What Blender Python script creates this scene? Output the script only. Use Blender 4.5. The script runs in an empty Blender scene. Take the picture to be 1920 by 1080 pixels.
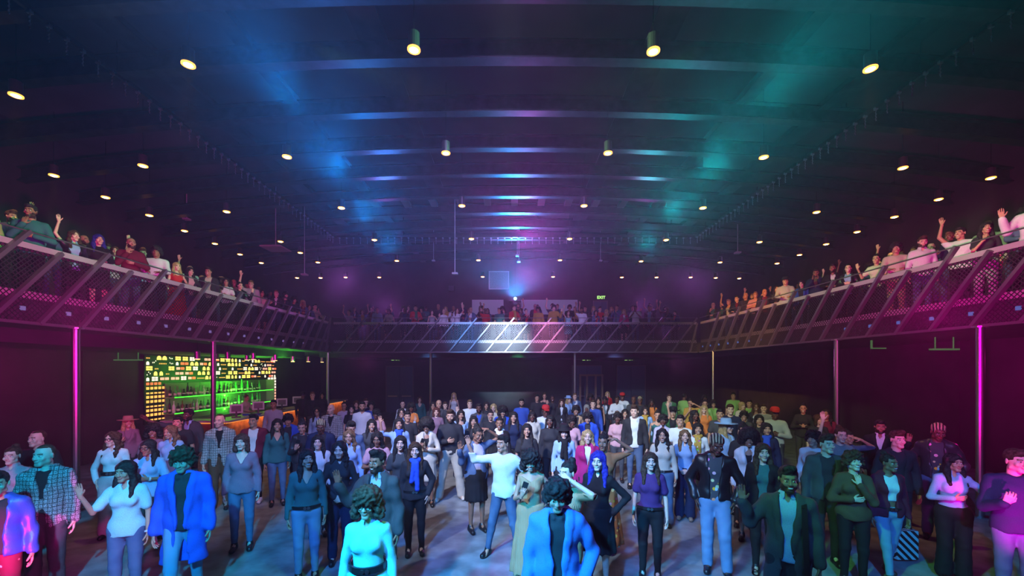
import bpy, math, random
import numpy as np
from mathutils import Vector, Matrix
R = random.Random(7)
C = bpy.context.scene.collection
PI = math.pi
scene = bpy.context.scene
# ------------------------------------------------------------------ camera, world, exposure
F = 800.0; EYE = 2.7; HOR = 693.0
cam_d = bpy.data.cameras.new('camera'); cam = bpy.data.objects.new('camera', cam_d); C.objects.link(cam)
cam.location = (0, 0, EYE); cam.rotation_euler = (PI/2, 0, 0)
cam_d.sensor_width = 36; cam_d.lens = F/1920*36; cam_d.shift_y = (HOR-540)/1920
cam_d.clip_start = .05; cam_d.clip_end = 200
scene.camera = cam
scene.view_settings.view_transform = 'Standard'; scene.view_settings.look = 'None'
scene.view_settings.gamma = 1; scene.view_settings.use_curve_mapping = False
scene.view_settings.exposure = 0.18
scene.cycles.use_denoising = True; scene.cycles.use_adaptive_sampling = True; scene.cycles.adaptive_threshold = .02; scene.cycles.adaptive_min_samples = 16
scene.cycles.max_bounces = 4; scene.cycles.diffuse_bounces = 2; scene.cycles.glossy_bounces = 2
scene.cycles.transmission_bounces = 2; scene.cycles.volume_bounces = 0; scene.cycles.transparent_max_bounces = 6
scene.cycles.sample_clamp_indirect = 3; scene.cycles.caustics_reflective = False; scene.cycles.caustics_refractive = False
w = bpy.data.worlds.new('world'); scene.world = w; w.use_nodes = True
w.node_tree.nodes['Background'].inputs[0].default_value = (.006, .008, .012, 1)
w.node_tree.nodes['Background'].inputs[1].default_value = .3

def P(px, py, d):                      # picture point at a given depth -> place in the hall
    return Vector(((px-960)/F*d, d, EYE+(HOR-py)/F*d))

# ------------------------------------------------------------------ stage lights (show lamps, plus unseen spots added to tint haze and walls)
def spot(name, loc, tgt, col, watt, ang, blend=.6, size=.15):
    l = bpy.data.lights.new(name, 'SPOT'); l.color = col; l.energy = watt
    l.spot_size = math.radians(ang); l.spot_blend = blend; l.shadow_soft_size = size
    o = bpy.data.objects.new(name, l); C.objects.link(o); o.location = loc
    o.rotation_euler = (Vector(tgt)-Vector(loc)).to_track_quat('-Z', 'Y').to_euler()
    return o
CY = (.02, .42, 1.0); BL = (.02, .16, 1.0); TE = (0, .75, .8); MG = (1.0, .0, .42); PU = (.55, .03, .85); GR = (.12, 1.0, .05)
# washes over the floor crowd
spot('wash_front', (-3.0, -.3, 5.0), (-.3, 3.7, 1.1), (.01, .50, 1.0), 4800, 38, 1.0, .1)
spot('wash_centre', (-3.6, .2, 7.6), (.9, 6.9, .9), (.72, .82, 1.0), 3000, 36, 1.0, .12)
spot('wash_front_left', (-1.0, -1.2, 5.2), (-4.9, 5.0, .9), (.0, .48, .95), 5200, 34, 1.0, .12)
spot('wash_front_right', (1.0, -1.2, 5.2), (5.2, 5.0, .9), (.03, .30, 1.0), 2600, 34, 1.0, .12)
spot('wash_front_deep', (-1.5, -1.2, 7.2), (0, 8.5, .5), (.04, .28, 1.0), 5600, 56, .9, .2)
spot('wash_mid', (-4.5, 1.0, 8.6), (.6, 12.0, 1.3), (.8, .82, 1.0), 7500, 44, .9, .15)
spot('wash_mid_left', (1.5, .0, 8.0), (-7.0, 12.5, 1.4), (.72, .42, .78), 2600, 42, .9, .4)
spot('wash_right_back', (-1, 0, 8.2), (6.6, 13.5, 1.3), (.75, .95, .35), 3600, 34, .9, .3)
spot('magenta_left', (-.6, .6, 2.9), (-5.2, 5.2, .5), MG, 900, 17, 1.0, .1)
spot('magenta_right', (.8, .5, 2.9), (6.2, 5.0, 1.1), MG, 1300, 19, 1.0, .1)
spot('green_right', (-1.5, 1.0, 6.5), (4.6, 5.4, .4), (.1, 1, .1), 1600, 20, 1.0, .1)
spot('green_left', (2.0, .5, 6.5), (-2.4, 5.0, .2), (.15, 1, .1), 700, 16, 1.0, .1)
# rows of unseen spots added to colour the haze, pointing towards the stage
for i, y in enumerate((8.5, 11.5, 14.5, 18)):
    k = (1.0, .8, .5, .3)[i]
    spot('shaft_blue_left', (-4.3-.3*i, y, 7.9), (-3.3, y-7, 7.6), (.0, .24, 1.0), 4600*k, 48, 1.0, .3)
    spot('shaft_teal_right', (4.9+.25*i, y, 7.9), (4.2, y-7, 7.6), (.0, .62, .72), 3900*k, 48, 1.0, .3)
for x, y, z, e_ in ((.5, 12.5, 6.6, 1350), (.6, 17.5, 6.5, 900), (.7, 21.5, 7.4, 300), (-6, 15.5, 5.9, 480), (6.4, 15.5, 5.9, 480), (-6.5, 22.5, 6.0, 450), (6.8, 22.5, 6.0, 450)):
    spot('shaft_violet', (x, y, z), (x*.8, y-8, z-.7), (.62, .05, .6) if abs(x) < 2 else (.45, .1, .65), e_, 74, 1.0, .4)
spot('shaft_magenta_left', (-3.9, 2.3, .3), (-8.4, 10, 2.9), MG, 1100, 24, 1.0, .05)
spot('shaft_magenta_right', (4.3, 2.5, .4), (8.7, 9.6, 2.9), MG, 1900, 24, 1.0, .05)
spot('cross_magenta_left', (-11.3, 8.5, 3.1), (-1.5, 3.0, 1.1), MG, 380, 34, 1.0, .1)  # unseen side spots added for magenta haze low in the corners
spot('cross_magenta_right', (12.0, 8.5, 3.1), (1.8, 3.1, 1.2), MG, 480, 34, 1.0, .1)
spot('low_violet_left', (-6.3, 18.8, 3.0), (-5, 10, 2.9), (.6, .05, .45), 80, 80, 1.0, .2)  # low violet pair added under the rear balcony to tint the haze
spot('low_violet_right', (7.2, 18.8, 3.0), (6, 10, 2.9), (.5, .1, .4), 90, 80, 1.0, .2)
spot('low_blue_mid', (1.0, 18.8, 3.2), (1, 10, 3.1), (.1, .15, .6), 60, 80, 1.0, .2)
spot('side_wall_left', (-6.8, 3.0, 3.3), (-12.1, 9.0, 1.5), MG, 480, 70, 1.0, .1)  # unseen spots added to wash the side walls magenta
spot('side_wall_right', (7.2, 3.0, 3.3), (12.6, 8.6, 1.7), MG, 520, 60, 1.0, .1)
spot('rear_wall_green', (.3, 20.5, 3.2), (.3, 27, 1.6), (.05, .6, .2), 160, 70, 1.0, .2)  # rear wall spots added below the balcony to colour the dark wall
spot('rear_wall_blue', (-4, 20.5, 3.2), (-5, 27, 1.6), (.1, .3, .8), 130, 80, 1.0, .2)
spot('rear_wall_blue', (5, 20.5, 3.2), (6, 27, 1.6), (.2, .25, .7), 130, 80, 1.0, .2)
spot('shaft_green_floor', (0, 17.5, 3.4), (0, 8, 3.2), (.05, .7, .15), 40, 50, 1.0, .1)
# side and rear balconies
spot('balcony_left_magenta', (-1.5, 1.5, 2.9), (-8.6, 9.5, 4.6), MG, 3300, 46, .8, .1)
spot('balcony_right_magenta', (1.5, 1.5, 2.9), (8.9, 9, 4.5), MG, 4200, 46, .8, .1)
for y in (7.0, 9.6, 12.6):
    spot('balcony_left_green', (4.0, y-4, 9.2), (-9.6, y, 5.9), (.2, 1.0, .45), 3000, 19, .5, .1)
    spot('balcony_right_green', (-4.0, y-4, 9.2), (9.9, y, 5.9), (.45, 1.0, .4), 3000, 19, .5, .1)
spot('balcony_right_amber', (-3, 2, 8.8), (8.8, 16.5, 4.4), (1.0, .45, .08), 12000, 15, .7, .1)
spot('rear_rail_blue', (-3, 2, 8.6), (-2.0, 19.5, 4.1), (.05, .4, 1.0), 9000, 8, 1.0, .05)
spot('rear_rail_pink', (3, 2, 8.6), (1.6, 19.5, 4.1), (1.0, .25, .5), 12000, 7, 1.0, .05)
spot('rear_rail_white', (0, 2, 8.6), (-.3, 19.5, 4.0), (.6, .82, 1.0), 42000, 9, 1.0, .05)
spot('rear_violet', (0, 4, 9.0), (0, 21, 4.9), (.5, .35, 1.0), 5200, 44, .9, .2)
# projector beam out of the rear booth
spot('booth_projector', P(966, 556, 24.8), P(962, 250, 14), (.02, .34, 1.0), 5200, 60, .5, .1)

# ------------------------------------------------------------------ materials
MATS = {}
def nt(m): m.use_nodes = True; return m.node_tree.nodes, m.node_tree.links
def mat(name, col, rough=.6, metal=0, noise=0, nscale=8, bump=0, bscale=40, spec=.5):
    if name in MATS: return MATS[name]
    m = bpy.data.materials.new(name); n, l = nt(m); b = n['Principled BSDF']
    b.inputs['Base Color'].default_value = (*col, 1); b.inputs['Roughness'].default_value = rough
    b.inputs['Metallic'].default_value = metal; b.inputs['Specular IOR Level'].default_value = spec
    if noise:
        t = n.new('ShaderNodeTexNoise'); t.inputs['Scale'].default_value = nscale; t.inputs['Detail'].default_value = 6
        co = n.new('ShaderNodeTexCoord'); l.new(co.outputs['Object'], t.inputs['Vector'])
        r = n.new('ShaderNodeValToRGB'); r.color_ramp.elements[0].position = .3; r.color_ramp.elements[1].position = .7
        r.color_ramp.elements[0].color = (*[c*(1-noise) for c in col], 1); r.color_ramp.elements[1].color = (*[min(1, c*(1+noise)) for c in col], 1)
        l.new(t.outputs['Fac'], r.inputs['Fac']); l.new(r.outputs['Color'], b.inputs['Base Color'])
    if bump:
        t2 = n.new('ShaderNodeTexNoise'); t2.inputs['Scale'].default_value = bscale
        co = n.new('ShaderNodeTexCoord'); l.new(co.outputs['Object'], t2.inputs['Vector'])
        bp = n.new('ShaderNodeBump'); bp.inputs['Strength'].default_value = bump; bp.inputs['Distance'].default_value = .01
        l.new(t2.outputs['Fac'], bp.inputs['Height']); l.new(bp.outputs['Normal'], b.inputs['Normal'])
    MATS[name] = m; return m
def emit(name, col, s):
    if name in MATS: return MATS[name]
    m = bpy.data.materials.new(name); n, l = nt(m); b = n['Principled BSDF']
    b.inputs['Base Color'].default_value = (.02, .02, .02, 1)
    b.inputs['Emission Color'].default_value = (*col, 1); b.inputs['Emission Strength'].default_value = s
    MATS[name] = m; return m
M_wall = mat('wall_paint', (.035, .035, .04), .75, noise=.25, nscale=1.5, bump=.2, bscale=60)
M_ceil = mat('ceiling_board', (.07, .07, .075), .8, noise=.3, nscale=.6)
M_floor = mat('concrete', (.22, .25, .28), .42, noise=.42, nscale=3.2, bump=.25, bscale=5)
M_steel = mat('painted_steel', (.05, .05, .055), .32, .7, noise=.3, nscale=3)
M_dark = mat('dark_metal', (.03, .03, .035), .4, .6)
M_chrome = mat('brushed_steel', (.45, .46, .48), .3, 1)
M_rail = mat('rail_metal', (.4, .4, .42), .35, .6)
M_wood = mat('counter_wood', (.32, .13, .05), .45, noise=.5, nscale=6)
M_black = mat('black_plastic', (.012, .012, .014), .4)
M_white = mat('white_laminate', (.55, .57, .6), .5)

class MB:
    def __init__(s): s.v = []; s.f = []
    def box(s, x0, x1, y0, y1, z0, z1):
        k = len(s.v); s.v += [(x, y, z) for z in (z0, z1) for x, y in ((x0, y0), (x1, y0), (x1, y1), (x0, y1))]
        s.f += [(k+3, k+2, k+1, k), (k+4, k+5, k+6, k+7)] + [(k+i, k+(i+1) % 4, k+4+(i+1) % 4, k+4+i) for i in range(4)]; return s
    def bar(s, a, b, w, h, up=(0, 0, 1)):        # rectangular bar from a to b
        a = Vector(a); b = Vector(b); d = (b-a).normalized(); u = Vector(up)
        if abs(d.dot(u)) > .98: u = Vector((1, 0, 0))
        sx = d.cross(u).normalized()*w/2; sz = sx.cross(d).normalized()*h/2; k = len(s.v)
        for q in (a, b): s.v += [tuple(q+i*sx+j*sz) for i, j in ((-1, -1), (1, -1), (1, 1), (-1, 1))]
        s.f += [(k, k+1, k+2, k+3), (k+7, k+6, k+5, k+4)] + [(k+i, k+4+i, k+4+(i+1) % 4, k+(i+1) % 4) for i in range(4)]; return s
    def tube(s, a, b, r, n=10, r2=None):
        a = Vector(a); b = Vector(b); d = (b-a).normalized(); u = Vector((0, 0, 1)) if abs(d.z) < .9 else Vector((1, 0, 0))
        x = d.cross(u).normalized(); y = d.cross(x); k = len(s.v); r2 = r if r2 is None else r2
        for q, rr in ((a, r), (b, r2)):
            s.v += [tuple(q+rr*(math.cos(t)*x+math.sin(t)*y)) for t in [2*PI*i/n for i in range(n)]]
        s.f += [(k+i, k+(i+1) % n, k+n+(i+1) % n, k+n+i) for i in range(n)] + [tuple(range(k+n-1, k-1, -1)), tuple(range(k+n, k+2*n))]; return s
    def lathe(s, prof, c=(0, 0, 0), n=16):       # prof: (r, z) from bottom to top
        k = len(s.v)
        for r, z in prof: s.v += [(c[0]+r*math.cos(2*PI*i/n), c[1]+r*math.sin(2*PI*i/n), c[2]+z) for i in range(n)]
        for j in range(len(prof)-1):
            s.f += [(k+j*n+i, k+j*n+(i+1) % n, k+(j+1)*n+(i+1) % n, k+(j+1)*n+i) for i in range(n)]
        s.f += [tuple(range(k+n-1, k-1, -1)), tuple(range(k+(len(prof)-1)*n, k+len(prof)*n))]; return s
    def poly(s, pts): k = len(s.v); s.v += [tuple(p) for p in pts]; s.f.append(tuple(range(k, k+len(pts)))); return s
    def mesh(s, name, smooth=False):
        me = bpy.data.meshes.new(name); me.from_pydata(s.v, [], s.f); me.validate()
        if smooth: me.polygons.foreach_set('use_smooth', [True]*len(me.polygons))
        me.update(); return me
    def build(s, name, m, parent=None, smooth=False):
        me = s.mesh(name, smooth); me.materials.append(m)
        return link(name, me, parent)
def link(name, me, parent=None, loc=None):
    o = bpy.data.objects.new(name, me); C.objects.link(o)
    if parent: o.parent = parent
    if loc is not None: o.location = loc
    return o
def tag(o, label, cat, group=None, kind=None):
    o['label'] = label; o['category'] = cat
    if group: o['group'] = group
    if kind: o['kind'] = kind
    return o
def thing(name, label, cat, loc=(0, 0, 0), group=None, rz=0):
    o = bpy.data.objects.new(name, None); C.objects.link(o); o.location = loc; o.rotation_euler = (0, 0, rz); o.empty_display_size = .1
    return tag(o, label, cat, group)
def struct(o): o['kind'] = 'structure'; return o
def copy_tree(o, parent=None):
    c = o.copy(); C.objects.link(c); c.parent = parent
    for ch in list(o.children): copy_tree(ch, c)
    return c
# NOTE: children keep local coordinates (parents sit at their own location, children are modelled around it)

# ------------------------------------------------------------------ the shell
XL, XR = -8.33, 8.62           # inner edges of the side balconies
YB = 19.6                      # front edge of the rear balcony
ZS, ZF, ZR, ZC = 3.5, 3.92, 4.83, 5.07   # soffit, balcony floor, rail shelf, hand cable
YW = 27.0; XWL, XWR = -14.6, 14.8; XBL, XBR = -12.1, 12.6; ZCEIL = 10.0
struct(MB().box(XWL, XWR, -4, YW+.3, -.2, 0).build('floor', M_floor))
struct(MB().box(XWL-.3, XWL, -4, YW+.3, 0, ZCEIL).build('wall_left', M_wall))
struct(MB().box(XWR, XWR+.3, -4, YW+.3, 0, ZCEIL).build('wall_right', M_wall))
struct(MB().box(XWL, XWR, YW, YW+.3, 0, ZCEIL).build('wall_back', M_wall))
struct(MB().box(XWL, XWR, -4.3, -4, 0, ZCEIL).build('wall_front', M_wall))
struct(MB().box(XWL-.3, XWR+.3, -4.3, YW+.3, ZCEIL, ZCEIL+.3).build('ceiling', M_ceil))
# inner walls below the side balconies
lw = MB().box(XWL, XBL, -4, YW, 0, ZS)
for y in (3, 6, 9, 12): lw.box(XBL-.001, XBL+.02, y, y+.05, 0, ZS)
lw.box(XBL-.001, XBL+.02, -4, 13, 2.1, 2.14)
struct(lw.build('wall_bar_side', M_wall))
rw = MB().box(XBR, XWR, -4, YW, 0, ZS)
for y in (3, 6, 9, 12, 15, 18, 21): rw.box(XBR-.02, XBR+.001, y, y+.05, 0, ZS)
rw.box(XBR-.02, XBR+.001, -4, 26, 2.1, 2.14)
struct(rw.build('wall_right_lower', M_wall))
# balconies: slab and two raised tiers, with a dark fascia
def balcony_slab(name, f): b = MB(); f(b); return struct(b.build(name, M_dark_floor))
M_dark_floor = mat('balcony_carpet', (.05, .048, .055), .8, noise=.3, nscale=6)
balcony_slab('floor_balcony_left', lambda b: b.box(XWL, XL, -2, YB, ZS, ZF).box(XWL, XL-1.5, -2, YB+1, ZF, ZF+.3).box(XWL, XL-3.0, -2, YB+1, ZF+.3, ZF+.6))
balcony_slab('floor_balcony_right', lambda b: b.box(XR, XWR, -2, YB, ZS, ZF).box(XR+1.5, XWR, -2, YB+1, ZF, ZF+.3).box(XR+3.0, XWR, -2, YB+1, ZF+.3, ZF+.6))
balcony_slab('floor_balcony_rear', lambda b: b.box(XWL, XWR, YB, YW, ZS, ZF).box(XL-1.5, XR+1.5, YB+1.6, YW, ZF, ZF+.3).box(XL-1.5, XR+1.5, YB+3.2, YW, ZF+.3, ZF+.6))
struct(MB().box(XWL, XL-1.2, 1, YB, ZS-.28, ZS).box(XL-1.2, XR+1.2, YB+1.5, YW, ZS-.2, ZS).build('trim_1', M_wall))

# ------------------------------------------------------------------ roof beams
def zroof(x, z0): return z0-.0045*x*x
beam_me = MB()
N = 36
def arch(mb, z0, z1, y0, y1):
    xs = [XWL+(XWR-XWL)*i/N for i in range(N+1)]; k = len(mb.v)
    for x in xs: mb.v += [(x, y0, zroof(x, z0)), (x, y1, zroof(x, z0)), (x, y1, zroof(x, z1)), (x, y0, zroof(x, z1))]
    for i in range(N):
        for j in range(4): mb.f.append((k+4*i+j, k+4*i+4+j, k+4*i+4+(j+1) % 4, k+4*i+(j+1) % 4))
    mb.f += [(k, k+3, k+2, k+1), (k+4*N, k+4*N+1, k+4*N+2, k+4*N+3)]
arch(beam_me, 9.24, 9.27, -.13, .13); arch(beam_me, 9.27, 9.62, -.012, .012); arch(beam_me, 9.62, 9.65, -.13, .13); arch(beam_me, 9.32, 9.35, -.06, .06)
bme = beam_me.mesh('roof_beam'); bme.materials.append(mat('beam_steel', (.035, .035, .04), .33, .5, noise=.4, nscale=4))
BEAMS = [7.5, 9.06, 10.9, 12.7, 14.4, 16.2, 17.9, 19.7, 21.5, 23.3, 25.1]
orr = ['topmost in the picture, nearest the stage', 'second from the stage', 'third from the stage', 'fourth from the stage', 'fifth from the stage', 'sixth from the stage',
       'seventh from the stage', 'just above the rear balcony edge', 'over the front rows of the rear balcony', 'over the back rows of the rear balcony', 'nearest the rear wall']
for y, t in zip(BEAMS, orr):
    o = link('roof_beam', bme, loc=(0, y, 0)); tag(o, 'dark steel roof beam spanning the hall, '+t, 'beam', 'roof beams across the hall')
for i, (x, ww, t) in enumerate([(-7.75, .5, 'beside the left hoist track'), (-5.6, .35, 'left of the two near-centre lamp rows'), (-2.9, .6, 'left of the hall centre'), (3.1, .6, 'right of the hall centre'), (5.9, .35, 'right of the two near-centre lamp rows'), (8.05, .5, 'beside the right hoist track')]):
    b = MB(); z = zroof(x, 9.62)
    b.box(x-ww/2, x+ww/2, 3.5, YW, z, z+.03); b.box(x-.02, x+.02, 3.5, YW, z+.03, z+.35)
    tag(b.build('roof_girder', M_steel), 'long dark steel girder running to the rear wall, '+t, 'beam', 'lengthwise roof girders')
for i in range(9):
    x = -4.4+i*1.1+.1; z = zroof(x, 9.3)
    tag(MB().box(x-.14, x+.14, 16.4, 17.7, z+.2, z+.34).build('roof_fin', mat('fin_paint', (.35, .35, .38), .4)), 'short flat metal fin between two far roof beams, number %s from the left' % ['one', 'two', 'three', 'four', 'five', 'six', 'seven', 'eight', 'nine'][i], 'roof fin', 'short fins between the far beams')
# ------------------------------------------------------------------ balcony railings
def part(mb, name, m, parent, smooth=False):
    l = parent.matrix_basis.translation if parent.parent is None else parent.parent.matrix_basis.translation+parent.matrix_basis.translation
    mb.v = [(x-l[0], y-l[1], z-l[2]) for x, y, z in mb.v]
    return mb.build(name, m, parent, smooth)
M_wire = mat('mesh_wire', (.07, .07, .075), .35, .6)
M_brace = mat('brace_steel', (.2, .2, .21), .4, .6)
M_ledge = mat('rail_ledge', (.5, .48, .5), .4, .2)
def clipseg(u0, u1, z0, z1, c, s):       # line z = z0 + s*(u-c) clipped to the rectangle
    pts = []
    a, b = sorted((c, c+(z1-z0)/s))
    ua, ub = max(a, u0), min(b, u1)
    if ub-ua < .01: return None
    return (ua, z0+s*(ua-c)), (ub, z0+s*(ub-c))
def railing(name, label, to, U0, U1, sgn, step, bays):
    base = to(U0, 0, ZS)
    t = thing(name, label, 'balcony railing', base)
    w_ = (U1-U0)/bays; wr_ = .02 if name.startswith('rear') else .011
    for i in range(bays):
        a, b = U0+i*w_, U0+(i+1)*w_; mb = MB()
        for s in (1.0, -1.0):
            c = a-1.4; 
            while c < b+1.4:
                g = clipseg(a, b, ZS+.02, ZR-.02, c, s)
                if g: mb.bar(to(g[0][0], .01, g[0][1]), to(g[1][0], .01, g[1][1]), wr_, wr_, to(0, 1, 0)-to(0, 0, 0))
                c += .085 if wr_ < .015 else .11
        part(mb, 'mesh_panel', M_wire, t)
    k = 0; u = U0+.2
    while u < U1-.1:
        top = (ZC if k % 2 == 0 else ZR); v = u+sgn*(top-ZS)*.82
        v = min(max(v, U0), U1)
        part(MB().bar(to(u, .06, ZS), to(v, .06, top), .06, .09, to(0, 1, 0)-to(0, 0, 0)), 'brace', M_brace, t)
        u += step; k += 1
    part(MB().tube(to(U0, .05, ZC), to(U1, .05, ZC), .014, 6), 'hand_cable', M_brace, t)
    part(MB().bar(to(U0, -.08, ZR), to(U1, -.08, ZR), .2, .1), 'drink_ledge', M_ledge, t)
    part(MB().bar(to(U0, -.03, ZF+.06), to(U1, -.03, ZF+.06), .04, .15), 'kick_plate', M_ledge, t)
    part(MB().bar(to(U0, .05, ZS), to(U1, .05, ZS), .08, .05), 'bottom_channel', M_brace, t)
    k = 0; u = U0+.5
    if name != 'rear_balcony_railing':
        while u < U1:
            part(MB().box(*sorted((to(u, .03, 0)[0], to(u, .0, 0)[0])), u-.035, u+.035, ZF-.21, ZF-.14), 'marker_plate', emit('marker_glow_'+name, (.15, .3, 1.0) if 'right' in name else (.45, .3, .9), .3), t)
            u += .75
    return t
railing('left_balcony_railing', 'steel mesh railing with slanted braces along the left balcony edge above the bar', lambda u, o, z: Vector((XL+o, u, z)), 1.5, YB-.12, 1, .72, 8)
railing('right_balcony_railing', 'steel mesh railing with slanted braces along the right balcony edge', lambda u, o, z: Vector((XR-o, u, z)), 1.5, YB-.12, -1, .78, 8)
railing('rear_balcony_railing', 'steel mesh railing with slanted braces along the rear balcony edge', lambda u, o, z: Vector((u, YB-o, z)), XL+.14, XR-.14, 1, .85, 8)
# ------------------------------------------------------------------ posts
cols = [(142, XL+.02, 'near the left edge under the left balcony'), (400, XL+.02, 'standing in front of the bar bottles'), (615, XL+.02, 'under the left rear corner of the balcony'),
        (808, None, 'under the rear balcony, left of the dark rear wall'), (1078, None, 'under the rear balcony beside the rear doors'),
        (1337, XR-.02, 'under the right rear corner of the balcony'), (1569, XR-.02, 'in the middle of the right side under the balcony'), (1838, XR-.02, 'near the right edge under the right balcony')]
for px, X, t in cols:
    d = F*X/(px-960) if X else YB+.3; X = X if X else (px-960)/F*d
    b = MB().lathe([(.14, 0), (.14, .02), (.062, .021), (.062, ZS-.03), (.12, ZS-.029), (.12, ZS)], (0, 0, 0), 14)
    o = b.build('support_post', M_chrome, smooth=False); o.location = (X, d, 0)
    tag(o, 'slender shiny steel post '+t, 'post', 'steel posts carrying the balconies')
# ------------------------------------------------------------------ hoist track with short chains
M_chain = mat('chain_steel', (.5, .5, .55), .3, .8)
def chain_mesh(L=.26):
    b = MB(); n = 7
    b.box(-.035, .035, -.03, .03, -.03, .03)
    for i in range(n):
        z = -.03-i*L/n; b.bar((0, 0, z), (.008*(-1)**i, 0, z-L/n), .022 if i % 2 else .01, .01 if i % 2 else .022)
    return b.mesh('hoist_chain')
chm = chain_mesh(); chm.materials.append(M_chain)
ZT = 8.93
def track(p0, p1, n, label):
    t = thing('hoist_track', label, 'track', p0)
    part(MB().bar(p0, p1, .07, .09), 'track_rail', M_steel, t)
    p0 = Vector(p0); p1 = Vector(p1)
    for i in range(n):
        q = (p1-p0)*(i+.5)/n; c = link('hoist_chain', chm, t, q+Vector((0, 0, -.05)))
    for i in range(n//6): part(MB().tube(p0+(p1-p0)*(i+.5)/(n//6), p0+(p1-p0)*(i+.5)/(n//6)+Vector((0, 0, 1.0)), .012, 5), 'hanger_rod', M_dark, t)
track((XL, 6.0, ZT), (XL, YB+.4, ZT), 46, 'hoist track with short hanging chains above the left balcony edge')
track((XR, 6.0, ZT), (XR, YB+.4, ZT), 46, 'hoist track with short hanging chains above the right balcony edge')
track((XL+.1, YB+.4, ZT), (XR-.1, YB+.4, ZT), 52, 'hoist track with short hanging chains above the rear balcony edge')
# ------------------------------------------------------------------ pendant lamps
M_glow = emit('lamp_glow', (1, .72, .35), 14); M_glow_edge = emit('lamp_glow_edge', (1, .35, .05), 3)
M_lampbody = mat('lamp_body', (.1, .09, .1), .3, .6)
def lamp_meshes(r, h):
    a = MB().lathe([(r*1.0, 0), (r, h), (r*.5, h+.02), (r*.2, h+.03)], n=16).mesh('housing', False); a.materials.append(M_lampbody)
    g = MB().lathe([(r*.15, -.030), (r*.6, -.024), (r*.88, -.004), (r*.88, .006)], n=16).mesh('diffuser', True); g.materials.append(M_glow)
    q = MB().lathe([(r*.9, -.012), (r*1.12, -.012), (r*1.12, .01), (r*.9, .01)], n=16).mesh('rim', False); q.materials.append(M_glow_edge)  # rim emits orange, painted in as the outer edge of the lamp's glow
    return a, g, q
LM = lamp_meshes(.1, .28)
lampd = bpy.data.lights.new('lamp_bulb', 'SPOT'); lampd.color = (1, .5, .2); lampd.energy = 380; lampd.spot_size = math.radians(30); lampd.spot_blend = .9; lampd.shadow_soft_size = .06
def lamp(px, py, label, group, zh=5.5):
    d = zh*F/(HOR-py); X = (px-960)/F*d
    t = thing('pendant_lamp', label, 'pendant lamp', (X, d, EYE+zh), group)
    for nme, me in zip(('housing', 'diffuser', 'rim'), LM): link(nme, me, t)
    top = ZCEIL+.01-(EYE+zh)
    link('cord', MB().tube((0, 0, .27), (0, 0, top), .006, 5).mesh('cord'), t).data.materials.append(M_dark)
    lo = bpy.data.objects.new('bulb_light', lampd); C.objects.link(lo); lo.parent = t; lo.location = (0, 0, -.04)
rows = [('first lamp row, nearest the stage', [(353, 121), (776, 93), (1225, 96), (1632, 129)]), ('second lamp row', [(268, 311), (538, 294), (836, 287), (1140, 287), (1432, 295), (1693, 315)]),
        ('third lamp row', [(425, 397), (640, 390), (866, 386), (1095, 386), (1318, 390), (1531, 398)]), ('fourth lamp row', [(526, 453), (702, 450), (884, 448), (1068, 448), (1249, 450), (1424, 454)]),
        ('fifth lamp row', [(596, 492), (744, 489), (897, 488), (1050, 488), (1202, 490), (1350, 492)]), ('rearmost lamp row', [(557, 521), (601, 521), (648, 520), (711, 520), (905, 519), (1037, 519), (1166, 520), (1231, 520), (1295, 520), (1342, 521), (1386, 522)])]
ordn = ['first', 'second', 'third', 'fourth', 'fifth', 'sixth', 'seventh', 'eighth', 'ninth', 'tenth', 'eleventh']
for rt, ps in rows:
    for i, (x, y) in enumerate(ps): lamp(x, y, 'glowing cylinder pendant lamp, %s from the left in the %s' % (ordn[i], rt), 'pendant lamps over the main hall')
lamp(30, 179, 'glowing cylinder pendant lamp alone at the upper left edge', 'pendant lamps over the main hall')
for i, (x, y) in enumerate([(101, 329), (198, 370), (280, 404), (346, 433), (403, 457), (450, 477), (490, 493), (563, 474)]):
    lamp(x, y, 'small glowing pendant lamp over the left balcony crowd, %s from the left edge' % ordn[i], 'lamps over the left balcony')
for i, (x, y) in enumerate([(1858, 334), (1760, 374), (1677, 407), (1607, 435), (1549, 458), (1499, 478), (1457, 494)]):
    lamp(x, y, 'small glowing pendant lamp over the right balcony crowd, %s from the right edge' % ordn[i], 'lamps over the right balcony')
# ------------------------------------------------------------------ exit signs
M_exit = emit('exit_letters', (.45, 1.0, .2), 1.6); M_signbox = mat('sign_box', (.02, .05, .03), .5)
def exit_sign(px, py, d, label, h=.2):
    p = P(px, py, d); t = thing('exit_sign', label, 'exit sign', p, 'green exit signs')
    link('sign_panel', MB().box(-h*.95, h*.95, -.02, .04, -h*.6, h*.6).mesh('sign_panel'), t).data.materials.append(M_signbox)
    cu = bpy.data.curves.new('lettering', 'FONT'); cu.body = 'EXIT'; cu.size = h*1.02; cu.align_x = 'CENTER'; cu.align_y = 'CENTER'; cu.extrude = .004; cu.offset = .004
    o = bpy.data.objects.new('lettering', cu); C.objects.link(o); bpy.context.view_layer.update(); me = bpy.data.meshes.new_from_object(o.evaluated_get(bpy.context.evaluated_depsgraph_get())); bpy.data.objects.remove(o); me.materials.clear(); me.materials.append(M_exit)
    o = link('lettering', me, t); o.location = (0, -.028, 0); o.rotation_euler = (PI/2, 0, 0)
exit_sign(742, 673, YW-.06, 'green EXIT sign on the left of the rear wall below the balcony', .27)
exit_sign(1100, 673, YW-.06, 'green EXIT sign above the rear door nearest the steel post', .27)
exit_sign(1179, 673, YW-.06, 'green EXIT sign above the rightmost rear door', .27)
exit_sign(1127, 558, YW-.06, 'green EXIT sign above the doorway on the rear balcony', .25)
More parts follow.
